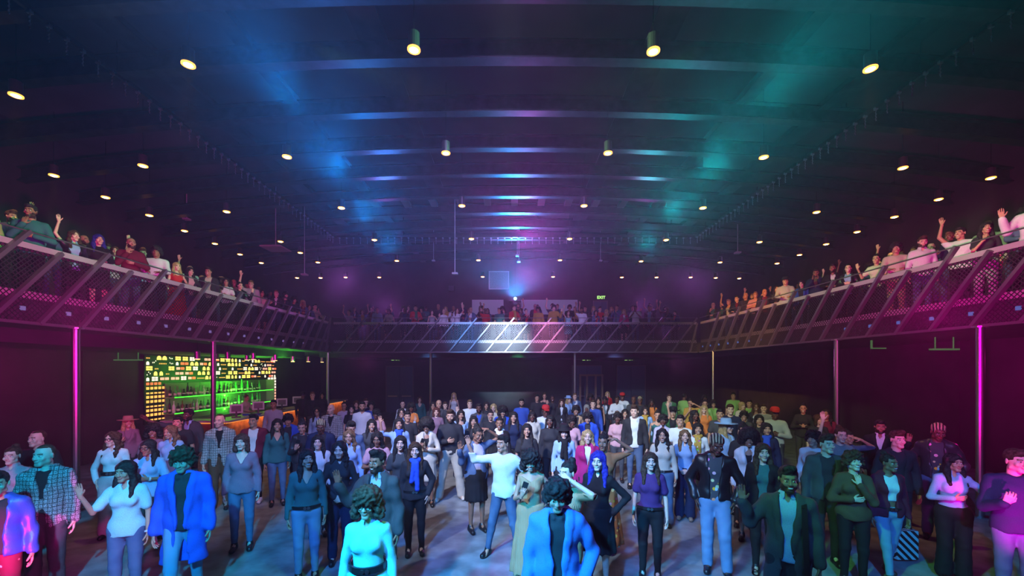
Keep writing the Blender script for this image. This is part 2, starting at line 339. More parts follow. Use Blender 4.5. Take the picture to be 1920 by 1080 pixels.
# rear doors
M_door = mat('door_paint', (.06, .09, .14), .5); M_frame = mat('door_frame', (.12, .1, .11), .5)
def door(name, x0, x1, ytop, z0=0):
    a = P(x0, ytop, YW); b = P(x1, ytop, YW)
    t = bpy.data.objects.new(name, None); C.objects.link(t); t.location = (a.x, YW-.08, z0); t['kind'] = 'structure'
    w_, h = b.x-a.x, a.z-z0
    link('door_leaf', MB().box(.06, w_/2-.01, 0, .07, 0, h-.06).box(w_/2+.01, w_-.06, 0, .07, 0, h-.06).mesh('door_leaf'), t).data.materials.append(M_door)
    link('door_frame', MB().box(0, .06, -.02, .08, 0, h).box(w_-.06, w_, -.02, .08, 0, h).box(0, w_, -.02, .08, h-.06, h).mesh('door_frame'), t).data.materials.append(M_frame)
    link('push_bar', MB().box(.15, w_/2-.15, -.06, 0, 1.0, 1.06).box(w_/2+.15, w_-.15, -.06, 0, 1.0, 1.06).mesh('push_bar'), t).data.materials.append(M_chrome)
door('door_1', 1072, 1128, 685); door('door_2', 1155, 1210, 685); door('door_3', 724, 776, 686); door('door_4', 1112, 1139, 564, ZF+.6)
# tall timber screen left in front of the rear doors
t = thing('timber_screen', 'brown timber portal with upright posts at the rear doors below the balcony', 'screen', (P(1086, 693, 26).x, 26, 0))
for dx in (0, .42, .95, 1.35): link('upright', MB().box(dx, dx+.12, 0, .1, 0, 2.3).mesh('upright'), t).data.materials.append(mat('timber', (.25, .16, .1), .6))
link('top_rail', MB().box(0, 1.47, 0, .1, 2.3, 2.42).mesh('top_rail'), t).data.materials.append(MATS['timber'])
# rear booth: cupboards, framed window panel, projector
for (x0, x1, n_, lab) in ((885, 944, 3, 'row of pale wall cupboards left of the projector booth'), (968, 1083, 6, 'row of pale wall cupboards right of the projector booth')):
    a = P(x0, 590, YW-.4); b = P(x1, 562, YW-.4); t = thing('wall_cupboard', lab, 'cupboard', (a.x, YW-.4, a.z))
    W_, H_ = b.x-a.x, b.z-a.z
    link('carcass', MB().box(0, W_, 0, .4, 0, H_).mesh('carcass'), t).data.materials.append(M_white)
    for i in range(n_): link('cupboard_door', MB().box(i*W_/n_+.015, (i+1)*W_/n_-.015, -.025, 0, .02, H_-.02).mesh('cupboard_door'), t).data.materials.append(M_white)
a = P(918, 541, 25.5); b = P(953, 510, 25.5); t = thing('hanging_screen', 'square grey screen in a pale frame hanging left of the projector light', 'screen', (a.x, 25.5, a.z))
W_, H_ = b.x-a.x, b.z-a.z
link('screen_face', MB().box(0, W_, 0, .03, 0, H_).mesh('screen_face'), t).data.materials.append(mat('screen_cloth', (.3, .36, .42), .6, noise=.3, nscale=20))
link('screen_frame', MB().box(-.05, 0, -.03, .05, -.05, H_+.05).box(W_, W_+.05, -.03, .05, -.05, H_+.05).box(0, W_, -.03, .05, -.05, 0).box(0, W_, -.03, .05, H_, H_+.05).mesh('screen_frame'), t).data.materials.append(mat('screen_frame_paint', (.6, .65, .7), .4))
link('hanger', MB().tube((.1, 0, H_), (.1, 0, 10.0-a.z), .01, 5).tube((W_-.1, 0, H_), (W_-.1, 0, 10.0-a.z), .01, 5).mesh('hanger'), t).data.materials.append(M_dark)
p = P(966, 562, 25.2); t = thing('projector', 'projector on the booth sill sending a blue beam into the haze', 'projector', p)
link('casing', MB().box(-.35, .35, -.25, .35, -.12, .12).mesh('casing'), t).data.materials.append(M_dark)
link('lens', MB().tube((0, -.32, .02), (0, -.25, .02), .09, 14).mesh('lens'), t).data.materials.append(emit('lens_glow', (.25, .7, 1.0), 6))
link('bracket', MB().box(-.1, .1, -.05, .35, -.3, -.12).box(-.02, .02, .1, .14, .12, 10.0-p.z).mesh('bracket'), t).data.materials.append(M_dark)
# small fittings on the rear wall and in the roof
def boxthing(name, label, cat, px, py, d, w_, h_, dd, m, group=None, rod=0):
    p = P(px, py, d); b = MB().box(-w_/2, w_/2, -dd/2, dd/2, -h_/2, h_/2)
    if rod: b.box(-.012, .012, -.012, .012, h_/2, 9.99-p.z)
    o = b.build(name, m); o.location = p; tag(o, label, cat, group); return o
boxthing('wall_speaker', 'small dark speaker on the rear wall left of the hanging screen', 'speaker', 847, 541, YW-.16, .35, .3, .3, mat('speaker_paint', (.12, .1, .14), .6))
for i, (x, y, t_) in enumerate([(813, 489, 'left of the centre lamps'), (970, 479, 'above the projector beam'), (1126, 489, 'right of the centre lamps'), (973, 490, 'close to the projector beam')]):
    boxthing('ceiling_sensor', 'tiny pale fitting hanging from the roof '+t_, 'sensor', x, y, 22, .16, .08, .16, M_white, 'small roof fittings', 1.2)
for x, y, t_ in [(350, 411, 'above the left balcony, beside the row of small lamps'), (571, 515, 'above the far left balcony people'), (1383, 474, 'above the far right balcony'), (853, 513, 'low above the rear balcony')]:
    boxthing('ceiling_sensor', 'small pale fitting on a rod '+t_, 'sensor', x, y, 17 if x < 1000 else 18, .22, .06, .2, M_white, 'small roof fittings', 2.0)
o = boxthing('acoustic_tile', 'tilted square tile hanging over the left balcony below a lamp', 'panel', 517, 466, 16.5, .8, .05, .8, mat('panel_grey', (.4, .42, .45), .5), rod=1)
# lights and conduit under the balconies
M_tube = emit('tube_light_green', (.25, .8, .25), .12); M_tubeb = emit('tube_light_blue', (.15, .35, .7), .10)
for x0, x1, y, d, m, lab in ((215, 266, 675, 13, M_tube, 'dim strip light left of the city lights wall'), (1745, 1796, 655, 10.5, M_tube, 'dim strip light under the right balcony near the post'), (838, 862, 672, 24, M_tubeb, 'faint strip light under the rear balcony, left one'),
                          (1027, 1050, 672, 24, M_tubeb, 'faint strip light under the rear balcony beside the post'), (1210, 1236, 671, 24, M_tubeb, 'faint strip light under the rear balcony, rightmost one')):
    a = P(x0, y, d); b = P(x1, y, d)
    o = MB().box(0, b.x-a.x, -.05, .05, -.02, .02).box(.1, .12, -.01, .01, .02, (ZS if x0 > 1700 else ZS-.2)-a.z).box(b.x-a.x-.12, b.x-a.x-.1, -.01, .01, .02, (ZS if x0 > 1700 else ZS-.2)-a.z).build('strip_light', m); o.location = a; tag(o, lab, 'strip light')
a = P(1633, 652, 11.5)
o = MB().box(0, .4, -.02, .02, -.03, .0).box(0, .03, -.02, .02, 0, .2).build('exit_bracket', M_tube); o.location = a; tag(o, 'small green lit angled bracket under the right balcony', 'bracket')
# ------------------------------------------------------------------ bar
LG = emit('green_led', (.06, 1.0, .03), 2.4)
XB = XBL+.02
def onbar(px, py, X=XB): d = F*X/(px-960); return Vector((X, d, EYE+(HOR-py)/F*d))
y0, y1 = onbar(268, 700).y, onbar(520, 700).y
t = thing('city_lights_panel', 'black wall panel of small glowing city windows behind the bar', 'wall panel', (XB, y0, .9))
H_ = ZS-.33-.9
link('backing', MB().box(0, .05, 0, y1-y0, 0, H_).mesh('backing'), t).data.materials.append(M_black)
cols_ = [('amber_window_pattern', (1, .42, .08), 1.5), ('yellow_window_pattern', (1, .72, .12), 1.8), ('white_window_pattern', (1, .86, .6), 1.5), ('red_window_pattern', (1, .14, .05), 1.4), ('pink_window_pattern', (1, .45, .3), 1.2)]
wb = {c[0]: MB() for c in cols_}
L_ = y1-y0; Rw = random.Random(3)
def win(key, u, z, a, b, arch_=False, k_=1.0):
    m = wb[key]
    if arch_:
        m.poly([(.056, u+a/2+a/2*math.cos(q), z+(b-a/2)+a/2*math.sin(q)) for q in [PI*i/6 for i in range(7)]][::-1]+[(.056, u, z), (.056, u+a, z)][::1]) if False else m.poly([(.056, u, z), (.056, u+a, z)]+[(.056, u+a/2+a/2*math.cos(PI*i/6), z+(b-a/2)+a/2*math.sin(PI*i/6)) for i in range(7)])
    else: m.poly([(.056, u, z), (.056, u+a, z), (.056, u+a, z+b), (.056, u, z+b)])
z = 1.42
while z < H_-.08:
    u = .06
    while u < L_-.3:
        k = Rw.random(); s = .8+.5*Rw.random()
        if k < .16:                                  # pair of arched yellow windows
            for j in range(2): win('yellow_window_pattern', u+j*.23, z, .15*s, .14, True)
            u += .5
        elif k < .3:
            win('white_window_pattern', u, z, .12, .12, True); u += .22
        elif k < .5:                                 # square four-pane windows
            key = Rw.choice(['white_window_pattern', 'yellow_window_pattern'])
            for a_ in (0, .13):
                for b_ in (0, .075): win(key, u+a_, z+b_, .115, .06)
            u += .34
        elif k < .64:
            for j in range(2): win(Rw.choice(['red_window_pattern', 'pink_window_pattern']), u+j*.2, z+.02, .17, .09)
            u += .46
        elif k < .82:
            for j in range(Rw.randint(3, 7)):
                win('amber_window_pattern', u+j*.055, z+.03, .03, .04)
            u += .42
        elif k < .92:
            for j in range(3): win('white_window_pattern', u+j*.06+.02, z+.12*Rw.random(), .03, .04)
            u += .3
        else: u += .16
    z += .178
for r_ in range(9):                                  # dense amber window rows left of the bottle shelves
    for j in range(5):
        if r_ == 8 and j > 3: continue
        win('red_window_pattern' if r_ == 8 else 'amber_window_pattern', .06+j*.16, .1+r_*.148, .115, .085 if r_ % 3 else .05)
for r_ in range(9):                                  # tall block at the far end
    for j in range(3): win('white_window_pattern' if r_ > 4 else 'pink_window_pattern', L_-.95+j*.26, .12+r_*.148, .2, .1)
for key, c, s in cols_: o = link(key, wb[key].mesh(key), t); o.data.materials.append(emit(key+'_glow', c, s)); o['kind'] = 'stuff'
# back bar shelving
ya, yb = onbar(305, 740).y, onbar(497, 740).y; ZT_ = 2.22
t = thing('back_bar_shelving', 'green lit back bar with two bottle shelves on the left wall', 'shelving', (XB+.06, ya, 0))
M_bback = mat('back_bar_board', (.2, .22, .16), .5)
link('back_board', MB().box(0, .03, 0, yb-ya, .9, ZT_).mesh('back_board'), t).data.materials.append(M_bback)
link('end_panel', MB().box(.03, .4, yb-ya-.05, yb-ya, .9, ZT_).mesh('end_panel'), t).data.materials.append(mat('end_board', (.4, .5, .35), .5))
link('lower_cabinet', MB().box(.0, .5, -.6, yb-ya, 0, .9).mesh('lower_cabinet'), t).data.materials.append(M_bback)
SH = (1.74, 1.18)
for z in SH:
    link('glass_shelf', MB().box(.03, .35, 0, yb-ya-.05, z-.03, z).mesh('glass_shelf'), t).data.materials.append(mat('frosted_shelf', (.2, .3, .2), .3))
    link('led_strip', MB().box(.35, .365, 0, yb-ya-.05, z-.028, z+.004).mesh('led_strip'), t).data.materials.append(LG)
for i, z in enumerate((1.76, 1.20, .92)):
    al = bpy.data.lights.new('shelf_led', 'AREA'); al.shape = 'RECTANGLE'; al.size = yb-ya-.3; al.size_y = .08; al.color = (.08, 1, .04); al.energy = 110
    o = bpy.data.objects.new('shelf_led', al); C.objects.link(o); o.location = (XB+.43, (ya+yb)/2, z); o.rotation_euler = Vector((-.5, 0, 1)).to_track_quat('-Z', 'X').to_euler()
# bottles
BP = [[(.036, 0), (.038, .01), (.038, .17), (.03, .2), (.014, .23), (.013, .3), (.016, .3), (.016, .32)],
      [(.042, 0), (.045, .01), (.045, .12), (.035, .17), (.013, .2), (.013, .25), (.018, .25), (.018, .275)],
      [(.03, 0), (.032, .01), (.032, .22), (.022, .27), (.013, .3), (.013, .36), (.016, .36), (.016, .38)],
      [(.05, 0), (.055, .02), (.05, .1), (.03, .13), (.015, .16), (.015, .2), (.024, .2), (.024, .24)]]
M_bot = [mat('green_glass', (.1, .75, .12), .12), mat('dark_glass', (.02, .04, .02), .12), mat('clear_glass', (.7, .85, .75), .1), mat('brown_glass', (.16, .07, .02), .15)]
M_lab = mat('bottle_label', (.75, .75, .65), .6); bms = {}
def bottle(y, z, k, mi, label, sc=1.0):
    if (k, mi) not in bms:
        a = MB().lathe(BP[k], n=12).mesh('bottle', True); a.materials.append(M_bot[mi])
        b = MB().lathe([(BP[k][2][0]+.0015, .05), (BP[k][2][0]+.0015, .11)], n=12).mesh('paper_label', True); b.materials.append(M_lab); bms[k, mi] = (a, b)
    a, b = bms[k, mi]; o = link('bottle', a, loc=(XB+.06+.2, y, z+.004)); o.scale = (1.25*sc,)*3
    tag(o, label, 'bottle', 'bottles on the back bar shelves'); link('paper_label', b, o)
kn = ['slim', 'squat', 'tall thin', 'round bellied']; cn = ['bright green', 'dark', 'clear', 'brown']
up = [(319, 0, 1), (328.5, 0, 0), (336, 1, 0), (345, 3, 1), (352, 2, 1), (358, 1, 1), (367, 0, 0), (375, 2, 0), (382, 1, 2), (389, 3, 1), (396.5, 0, 3), (412, 3, 1), (421, 2, 1), (427, 0, 1), (433, 1, 3), (442, 0, 0), (448, 3, 1), (453, 2, 0), (459, 1, 1), (464, 0, 0), (470, 1, 1), (477, 2, 1), (483, 3, 1), (379, 0, 0), (403, 1, 1), (438, 1, 1), (472, 0, 2), (486, 0, 0)]
lo = [(309, 0, 0), (318, 2, 1), (326, 0, 2), (334, 1, 1), (342, 0, 3), (350, 3, 1), (357, 3, 3), (363, 2, 0), (370, 0, 2), (376.5, 1, 1), (383, 2, 0), (390, 1, 1), (409, 0, 0), (415, 2, 0), (421, 3, 1), (427, 1, 3), (434, 0, 1), (441, 3, 1), (448, 0, 0), (454, 2, 1), (473, 0, 0), (478, 1, 1), (482, 0, 0), (487, 2, 0)]
for nm, lst, z in (('upper', up, SH[0]), ('lower', lo, SH[1])):
    for i, (px, k, mi) in enumerate(sorted(lst)):
        d = F*(XB+.26)/(px-960)
        bottle(d, z, k, mi, '%s %s bottle, %s from the left on the %s bar shelf' % (kn[k], cn[mi], (ordn+['twelfth', 'thirteenth', 'fourteenth', 'fifteenth', 'sixteenth', 'seventeenth', 'eighteenth', 'nineteenth', 'twentieth', 'twenty-first', 'twenty-second', 'twenty-third', 'twenty-fourth', 'twenty-fifth', 'twenty-sixth', 'twenty-seventh', 'twenty-eighth'])[i], nm), .85+.3*R.random())
# counter
t = thing('bar_counter', 'long wooden bar counter with orange glow below its top, along the left side', 'bar counter', (-9.55, 13.4, 0))
link('counter_body', MB().box(0, .55, 0, 9.6, 0, 1.04).mesh('counter_body'), t).data.materials.append(M_wood)
link('counter_return', MB().box(-1.4, 0, 0, .5, 0, 1.04).mesh('counter_return'), t).data.materials.append(M_wood)
link('counter_top', MB().box(-.05, .68, -.08, 9.65, 1.04, 1.1).box(-1.45, -.05, -.08, .55, 1.04, 1.1).mesh('counter_top'), t).data.materials.append(mat('counter_stone', (.45, .45, .42), .2))
link('led_strip', MB().box(.56, .58, 0, 9.6, 1.0, 1.035).box(-1.4, .55, -.03, -.01, 1.0, 1.035).mesh('led_strip'), t).data.materials.append(emit('orange_led', (1, .32, .05), .8))
al = bpy.data.lights.new('counter_led', 'AREA'); al.shape = 'RECTANGLE'; al.size = 11.5; al.size_y = .04; al.color = (1, .38, .08); al.energy = 26
o = bpy.data.objects.new('counter_led', al); C.objects.link(o); o.location = (-8.85, 18.2, 1.02); o.rotation_euler = Vector((-.4, 0, -1)).to_track_quat('-Z', 'Y').to_euler()
o.rotation_euler = (0, math.radians(22), 0); al.size = .04; al.size_y = 9.0
# tills
for px, py, lab in ((446, 762, 'screen till on the bar counter, nearest the two dark posts'), (487, 757, 'screen till on the bar counter beside the bartender'), (531, 751, 'screen till on the bar counter behind the moustached man'), (560, 748, 'farthest screen till on the bar counter')):
    d = F*-9.2/(px-960); t = thing('till', lab, 'till', (-9.25, d, 1.1), 'tills on the bar counter', rz=.5)
    link('till_screen', MB().box(-.19, .19, -.02, .03, .14, .44).mesh('till_screen'), t).data.materials.append(M_white)
    link('display', MB().box(-.14, .14, -.028, -.02, .19, .39).mesh('display'), t).data.materials.append(mat('display_grey', (.1, .12, .12), .3))
    link('till_stand', MB().bar((0, .02, 0), (0, .03, .2), .12, .05).box(-.13, .13, -.1, .14, 0, .025).mesh('till_stand'), t).data.materials.append(M_black)
    t.rotation_euler = (0, 0, .5)
for px, d_, lab in ((441, 15.0, 'blue'), (499, 16.4, 'orange')):
    o = MB().box(-.25, .25, -.12, .12, 0, .05).build('bar_tray', mat('tray_'+lab, (.03, .08, .5) if lab == 'blue' else (.6, .25, .05), .4)); o.location = (-9.15, d_, 1.1); tag(o, 'flat %s tray lying on the bar counter' % lab, 'tray')
for i, (px, py, X) in enumerate([(370, 673, -9.2), (427, 673, -9.2), (475, 674, -9.2), (516, 676, -9.2), (549, 678, -9.2), (578, 678, -9.2), (604, 679, -9.2), (406, 674, -9.85), (463, 675, -9.85), (511, 677, -9.85)]):
    d = F*X/(px-960); zz = EYE+(HOR-py)/F*d
    t = thing('bar_pendant', 'small metal pendant light over the bar, %s' % (['first', 'second', 'third', 'fourth', 'fifth', 'sixth', 'last'][i]+' of the counter row' if i < 7 else ['first', 'second', 'third'][i-7]+' of the row behind'), 'pendant light', (X, d, zz), 'pendants over the bar')
    link('shade', MB().lathe([(.075, 0), (.075, .22), (.03, .25)], n=14).mesh('shade', False), t).data.materials.append(M_chrome)
    link('diffuser', MB().lathe([(.07, -.012), (.07, .004)], n=14).mesh('diffuser'), t).data.materials.append(emit('warm_disc', (1, .5, .15), 5))
    link('cord', MB().tube((0, 0, .25), (0, 0, (ZS if X > -9.5 else ZS-.28)-zz), .006, 5).mesh('cord'), t).data.materials.append(M_dark)
    ld = bpy.data.lights.new('pendant_bulb', 'SPOT'); ld.color = (1, .55, .25); ld.energy = 14; ld.spot_size = math.radians(50); ld.spot_blend = .8; ld.shadow_soft_size = .05
    lo_ = bpy.data.objects.new('bulb_light', ld); C.objects.link(lo_); lo_.parent = t; lo_.location = (0, 0, -.03)
# ------------------------------------------------------------------ figures: smooth distance-field bodies and clothes
class Fld:
    def __init__(s, lo, hi, h):
        s.h = h; s.lo = np.array(lo, float); n = np.ceil((np.array(hi)-s.lo)/h).astype(int)+1; s.n = n
        s.ax = [(s.lo[i]+h*np.arange(n[i])).astype(np.float32) for i in range(3)]
        s.F = np.full(n, 1.0, np.float32)
    def sub(s, lo, hi):
        sl = []
        for i in range(3):
            a = max(0, int((lo[i]-s.lo[i])/s.h)-1); b = min(s.n[i], int((hi[i]-s.lo[i])/s.h)+3)
            if b <= a: return None
            sl.append(slice(a, b))
        g = np.meshgrid(*[s.ax[i][sl[i]] for i in range(3)], indexing='ij', sparse=True)
        return tuple(sl), g
    def comb(s, sl, d, k, op):
        A = s.F[sl]
        if op == 'u':
            if k > 0: hh = np.maximum(k-np.abs(A-d), 0)/k; s.F[sl] = np.minimum(A, d)-hh*hh*k*.25
            else: s.F[sl] = np.minimum(A, d)
        else:
            d = -d
            if k > 0: hh = np.maximum(k-np.abs(A-d), 0)/k; s.F[sl] = np.maximum(A, d)+hh*hh*k*.25
            else: s.F[sl] = np.maximum(A, d)
    def rc(s, a, b, ra, rb, k=.03, op='u', sy=1.0):
        a = np.array(a, float); b = np.array(b, float); m = max(ra, rb)*1.15+k+3*s.h
        q = s.sub(np.minimum(a, b)-m, np.maximum(a, b)+m)
        if q is None: return
        sl, (X, Y, Z) = q
        ab = b-a; ab2 = ab.copy(); ab2[1] *= sy; L = max(ab2@ab2, 1e-9)
        x = X-a[0]; y = (Y-a[1])*sy; z = Z-a[2]
        t = np.clip((x*ab2[0]+y*ab2[1]+z*ab2[2])/L, 0, 1)
        d = np.sqrt((x-t*ab2[0])**2+(y-t*ab2[1])**2+(z-t*ab2[2])**2)-(ra+(rb-ra)*t)
        s.comb(sl, d/max(1, (1+sy)/2), k, op)
    def ell(s, c, r, k=.03, op='u', rot=None):
        c = np.array(c, float); r = np.array(r, float); m = max(r)*(1.05 if rot is None else 1.1)+k+3*s.h
        mm = (r if rot is None else np.full(3, max(r)))+k+3*s.h
        q = s.sub(c-mm, c+mm)
        if q is None: return
        sl, (X, Y, Z) = q
        x = X-c[0]; y = Y-c[1]; z = Z-c[2]
        if rot is not None:
            M = np.array(rot); x, y, z = M[0, 0]*x+M[0, 1]*y+M[0, 2]*z, M[1, 0]*x+M[1, 1]*y+M[1, 2]*z, M[2, 0]*x+M[2, 1]*y+M[2, 2]*z
        k0 = np.sqrt((x/r[0])**2+(y/r[1])**2+(z/r[2])**2); k1 = np.sqrt((x/r[0]**2)**2+(y/r[1]**2)**2+(z/r[2]**2)**2)
        s.comb(sl, k0*(k0-1)/np.maximum(k1, 1e-6), k, op)
    def noise(s, amp, fx, ph=0.0):
        X, Y, Z = np.meshgrid(*s.ax, indexing='ij', sparse=True)
        s.F += amp*np.sin(X*fx+2*np.sin(Z*fx*.45+ph)+ph)*np.sin(Z*fx*1.1+1.7*np.sin(X*fx*.5+Y*fx*.7+ph))
    def clip(s, f):      # keep where f(X,Y,Z) < 0
        X, Y, Z = np.meshgrid(*s.ax, indexing='ij', sparse=True); s.F = np.maximum(s.F, f(X, Y, Z))
    def cut(s, f):       # remove where f < 0
        X, Y, Z = np.meshgrid(*s.ax, indexing='ij', sparse=True); s.F = np.maximum(s.F, -f(X, Y, Z))
    def out(s):
        return nets(s.F, s.lo, s.h)
CORN = [(i, j, k) for i in (0, 1) for j in (0, 1) for k in (0, 1)]
EDG = [(a, b) for a in range(8) for b in range(a+1, 8) if sum(x != y for x, y in zip(CORN[a], CORN[b])) == 1]
def nets(F, lo, h):
    ins = F < 0; c = [ins[i:F.shape[0]-1+i, j:F.shape[1]-1+j, k:F.shape[2]-1+k] for i, j, k in CORN]
    s_ = sum(x.astype(np.int8) for x in c); act = (s_ > 0) & (s_ < 8); idx = np.argwhere(act)
    if len(idx) == 0: return np.zeros((0, 3)), np.zeros((0, 4), int)
    V = [F[idx[:, 0]+i, idx[:, 1]+j, idx[:, 2]+k] for i, j, k in CORN]
    acc = np.zeros((len(idx), 3)); cnt = np.zeros(len(idx))
    for a, b in EDG:
        va, vb = V[a], V[b]; m = (va < 0) != (vb < 0); t = np.where(m, va/np.where(m, va-vb, 1), 0)
        p = np.array(CORN[a])[None]+t[:, None]*(np.array(CORN[b])-np.array(CORN[a]))[None]
        acc += p*m[:, None]; cnt += m
    P_ = (idx+acc/cnt[:, None])*h+lo
    idm = np.full(act.shape, -1, np.int64); idm[tuple(idx.T)] = np.arange(len(idx)); Q = []
    for ax in range(3):
        o1, o2 = [(1, 2), (2, 0), (0, 1)][ax]
        A = np.moveaxis(ins, (ax, o1, o2), (0, 1, 2)); I = np.moveaxis(idm, (ax, o1, o2), (0, 1, 2))
        e = A[:-1, 1:-1, 1:-1] != A[1:, 1:-1, 1:-1]; w_ = np.argwhere(e)
        if len(w_) == 0: continue
        i, j, k = w_.T; q = np.stack([I[i, j, k], I[i, j+1, k], I[i, j+1, k+1], I[i, j, k+1]], 1)
        fl = A[:-1, 1:-1, 1:-1][i, j, k]; q[~fl] = q[~fl][:, ::-1]; Q.append(q)
    Q = np.concatenate(Q); Q = Q[(Q >= 0).all(1)]
    return P_, Q
def join(parts):
    V = []; Q = []; A = []; n = 0
    for p in parts:
        v, q = p[0], p[1]; V.append(v); Q.append(q+n); A.append(p[2] if len(p) > 2 else np.zeros((len(v), 3))); n += len(v)
    return np.concatenate(V), np.concatenate(Q), np.concatenate(A)
def npmesh(name, V, Q, mat_, A=None):
    me = bpy.data.meshes.new(name); me.vertices.add(len(V)); me.vertices.foreach_set('co', np.asarray(V, np.float32).ravel())
    me.loops.add(len(Q)*4); me.loops.foreach_set('vertex_index', np.asarray(Q, np.int32).ravel())
    me.polygons.add(len(Q)); me.polygons.foreach_set('loop_start', np.arange(0, len(Q)*4, 4, dtype=np.int32))
    me.polygons.foreach_set('use_smooth', np.ones(len(Q), bool))
    if A is not None:
        at = me.attributes.new('mark', 'FLOAT_COLOR', 'POINT'); at.data.foreach_set('color', np.concatenate([A, np.ones((len(A), 1))], 1).astype(np.float32).ravel())
    me.update(calc_edges=True); me.materials.append(mat_); return me

# ---- materials that take their colour from the object
def omat(name, rough=.7, spec=.4, kind=''):
    m = bpy.data.materials.new(name); n, l = nt(m); b = n['Principled BSDF']; b.inputs['Roughness'].default_value = rough; b.inputs['Specular IOR Level'].default_value = spec
    oi = n.new('ShaderNodeObjectInfo'); co = n.new('ShaderNodeTexCoord'); src = oi.outputs['Color']
    def mixc(fac, a, bcol, mode='MIX'):
        x = n.new('ShaderNodeMix'); x.data_type = 'RGBA'; x.blend_type = mode
        if isinstance(fac, float): x.inputs[0].default_value = fac
        else: l.new(fac, x.inputs[0])
        l.new(a, x.inputs[6]) if not isinstance(a, tuple) else setattr(x.inputs[6], 'default_value', a)
        l.new(bcol, x.inputs[7]) if not isinstance(bcol, tuple) else setattr(x.inputs[7], 'default_value', bcol)
        return x.outputs[2]
    def tex(t, sc, **kw):
        x = n.new('ShaderNodeTex'+t); x.inputs['Scale'].default_value = sc; l.new(co.outputs['Object'], x.inputs['Vector'])
        for k, v in kw.items():
            if k in x.inputs: x.inputs[k].default_value = v
            else: setattr(x, k, v)
        return x
    def ramp(o, a, b_):
        x = n.new('ShaderNodeMapRange'); l.new(o, x.inputs[0]); x.inputs[1].default_value = a; x.inputs[2].default_value = b_; return x.outputs[0]
    bh = None
    if kind == 'skin':
        at = n.new('ShaderNodeAttribute'); at.attribute_name = 'mark'; sp = n.new('ShaderNodeSeparateColor'); l.new(at.outputs['Color'], sp.inputs[0])
        tone = mixc(ramp(tex('Noise', 25.0).outputs['Fac'], .3, .8), src, mixc(.25, src, (.55, .12, .08, 1)))
        lips = mixc(.35, src, (.5, .04, .06, 1)); c1 = mixc(sp.outputs[0], tone, lips); c2 = mixc(sp.outputs[1], c1, (.012, .008, .006, 1)); c3 = mixc(sp.outputs[2], c2, (.75, .75, .75, 1)); src = c3
    elif kind == 'tweed':
        w1 = tex('Wave', 9.0, bands_direction='X'); w2 = tex('Wave', 7.0, bands_direction='Z'); nz = tex('Noise', 160.0)
        g = mixc(ramp(nz.outputs['Fac'], .45, .6), mixc(.55, src, (0, 0, 0, 1)), mixc(.3, src, (1, 1, 1, 1)))
        src = mixc(ramp(w1.outputs['Fac'], .93, .98), g, (.02, .02, .02, 1)); src = mixc(ramp(w2.outputs['Fac'], .94, .98), src, (.02, .02, .02, 1)); bh = nz.outputs['Fac']
    elif kind == 'denim':
        nz = tex('Noise', 5.0); src = mixc(ramp(nz.outputs['Fac'], .3, .9), src, mixc(.15, src, (.6, .7, .85, 1))); bh = tex('Noise', 200.0).outputs['Fac']
    elif kind == 'knit':
        wv = tex('Wave', 30.0, Distortion=2.0, bands_direction='X'); src = mixc(ramp(wv.outputs['Fac'], 0, .6), mixc(.45, src, (0, 0, 0, 1)), src); bh = wv.outputs['Fac']
    elif kind == 'print':
        vo = tex('Voronoi', 14.0); src = mixc(ramp(vo.outputs['Distance'], .28, .33), mixc(.75, (.9, .35, .1, 1), vo.outputs['Color']), src)
    elif kind == 'stripe':
        wv = tex('Wave', 9.0, bands_direction='X', Distortion=1.5); src = mixc(ramp(wv.outputs['Fac'], .35, .5), src, (.42, .34, .2, 1))
    elif kind == 'hair':
        nz = tex('Noise', 38.0, Detail=4.0); src = mixc(ramp(nz.outputs['Fac'], .35, .7), mixc(.55, src, (0, 0, 0, 1)), mixc(.03, src, (1, .9, .8, 1)))
        mp = n.new('ShaderNodeMapping'); mp.inputs['Scale'].default_value = (1, 1, .12); l.new(co.outputs['Object'], mp.inputs[0]); st = n.new('ShaderNodeTexNoise'); st.inputs['Scale'].default_value = 190; l.new(mp.outputs[0], st.inputs['Vector']); bh = st.outputs['Fac']
    else:
        nz = tex('Noise', 120.0); src = mixc(ramp(nz.outputs['Fac'], .2, .7), mixc(.22, src, (0, 0, 0, 1)), src); bh = nz.outputs['Fac']
    l.new(src, b.inputs['Base Color'])
    if bh is not None:
        bp = n.new('ShaderNodeBump'); bp.inputs['Strength'].default_value = .5; bp.inputs['Distance'].default_value = .004; l.new(bh, bp.inputs['Height']); l.new(bp.outputs['Normal'], b.inputs['Normal'])
    return m
OM = {k: omat('figure_'+k, r, s_, k) for k, r, s_ in (('skin', .5, .4), ('cloth', .8, .25), ('tweed', .85, .2), ('denim', .8, .2), ('knit', .85, .2), ('leather', .35, .5), ('print', .75, .25), ('stripe', .7, .2), ('hair', .7, .15))}

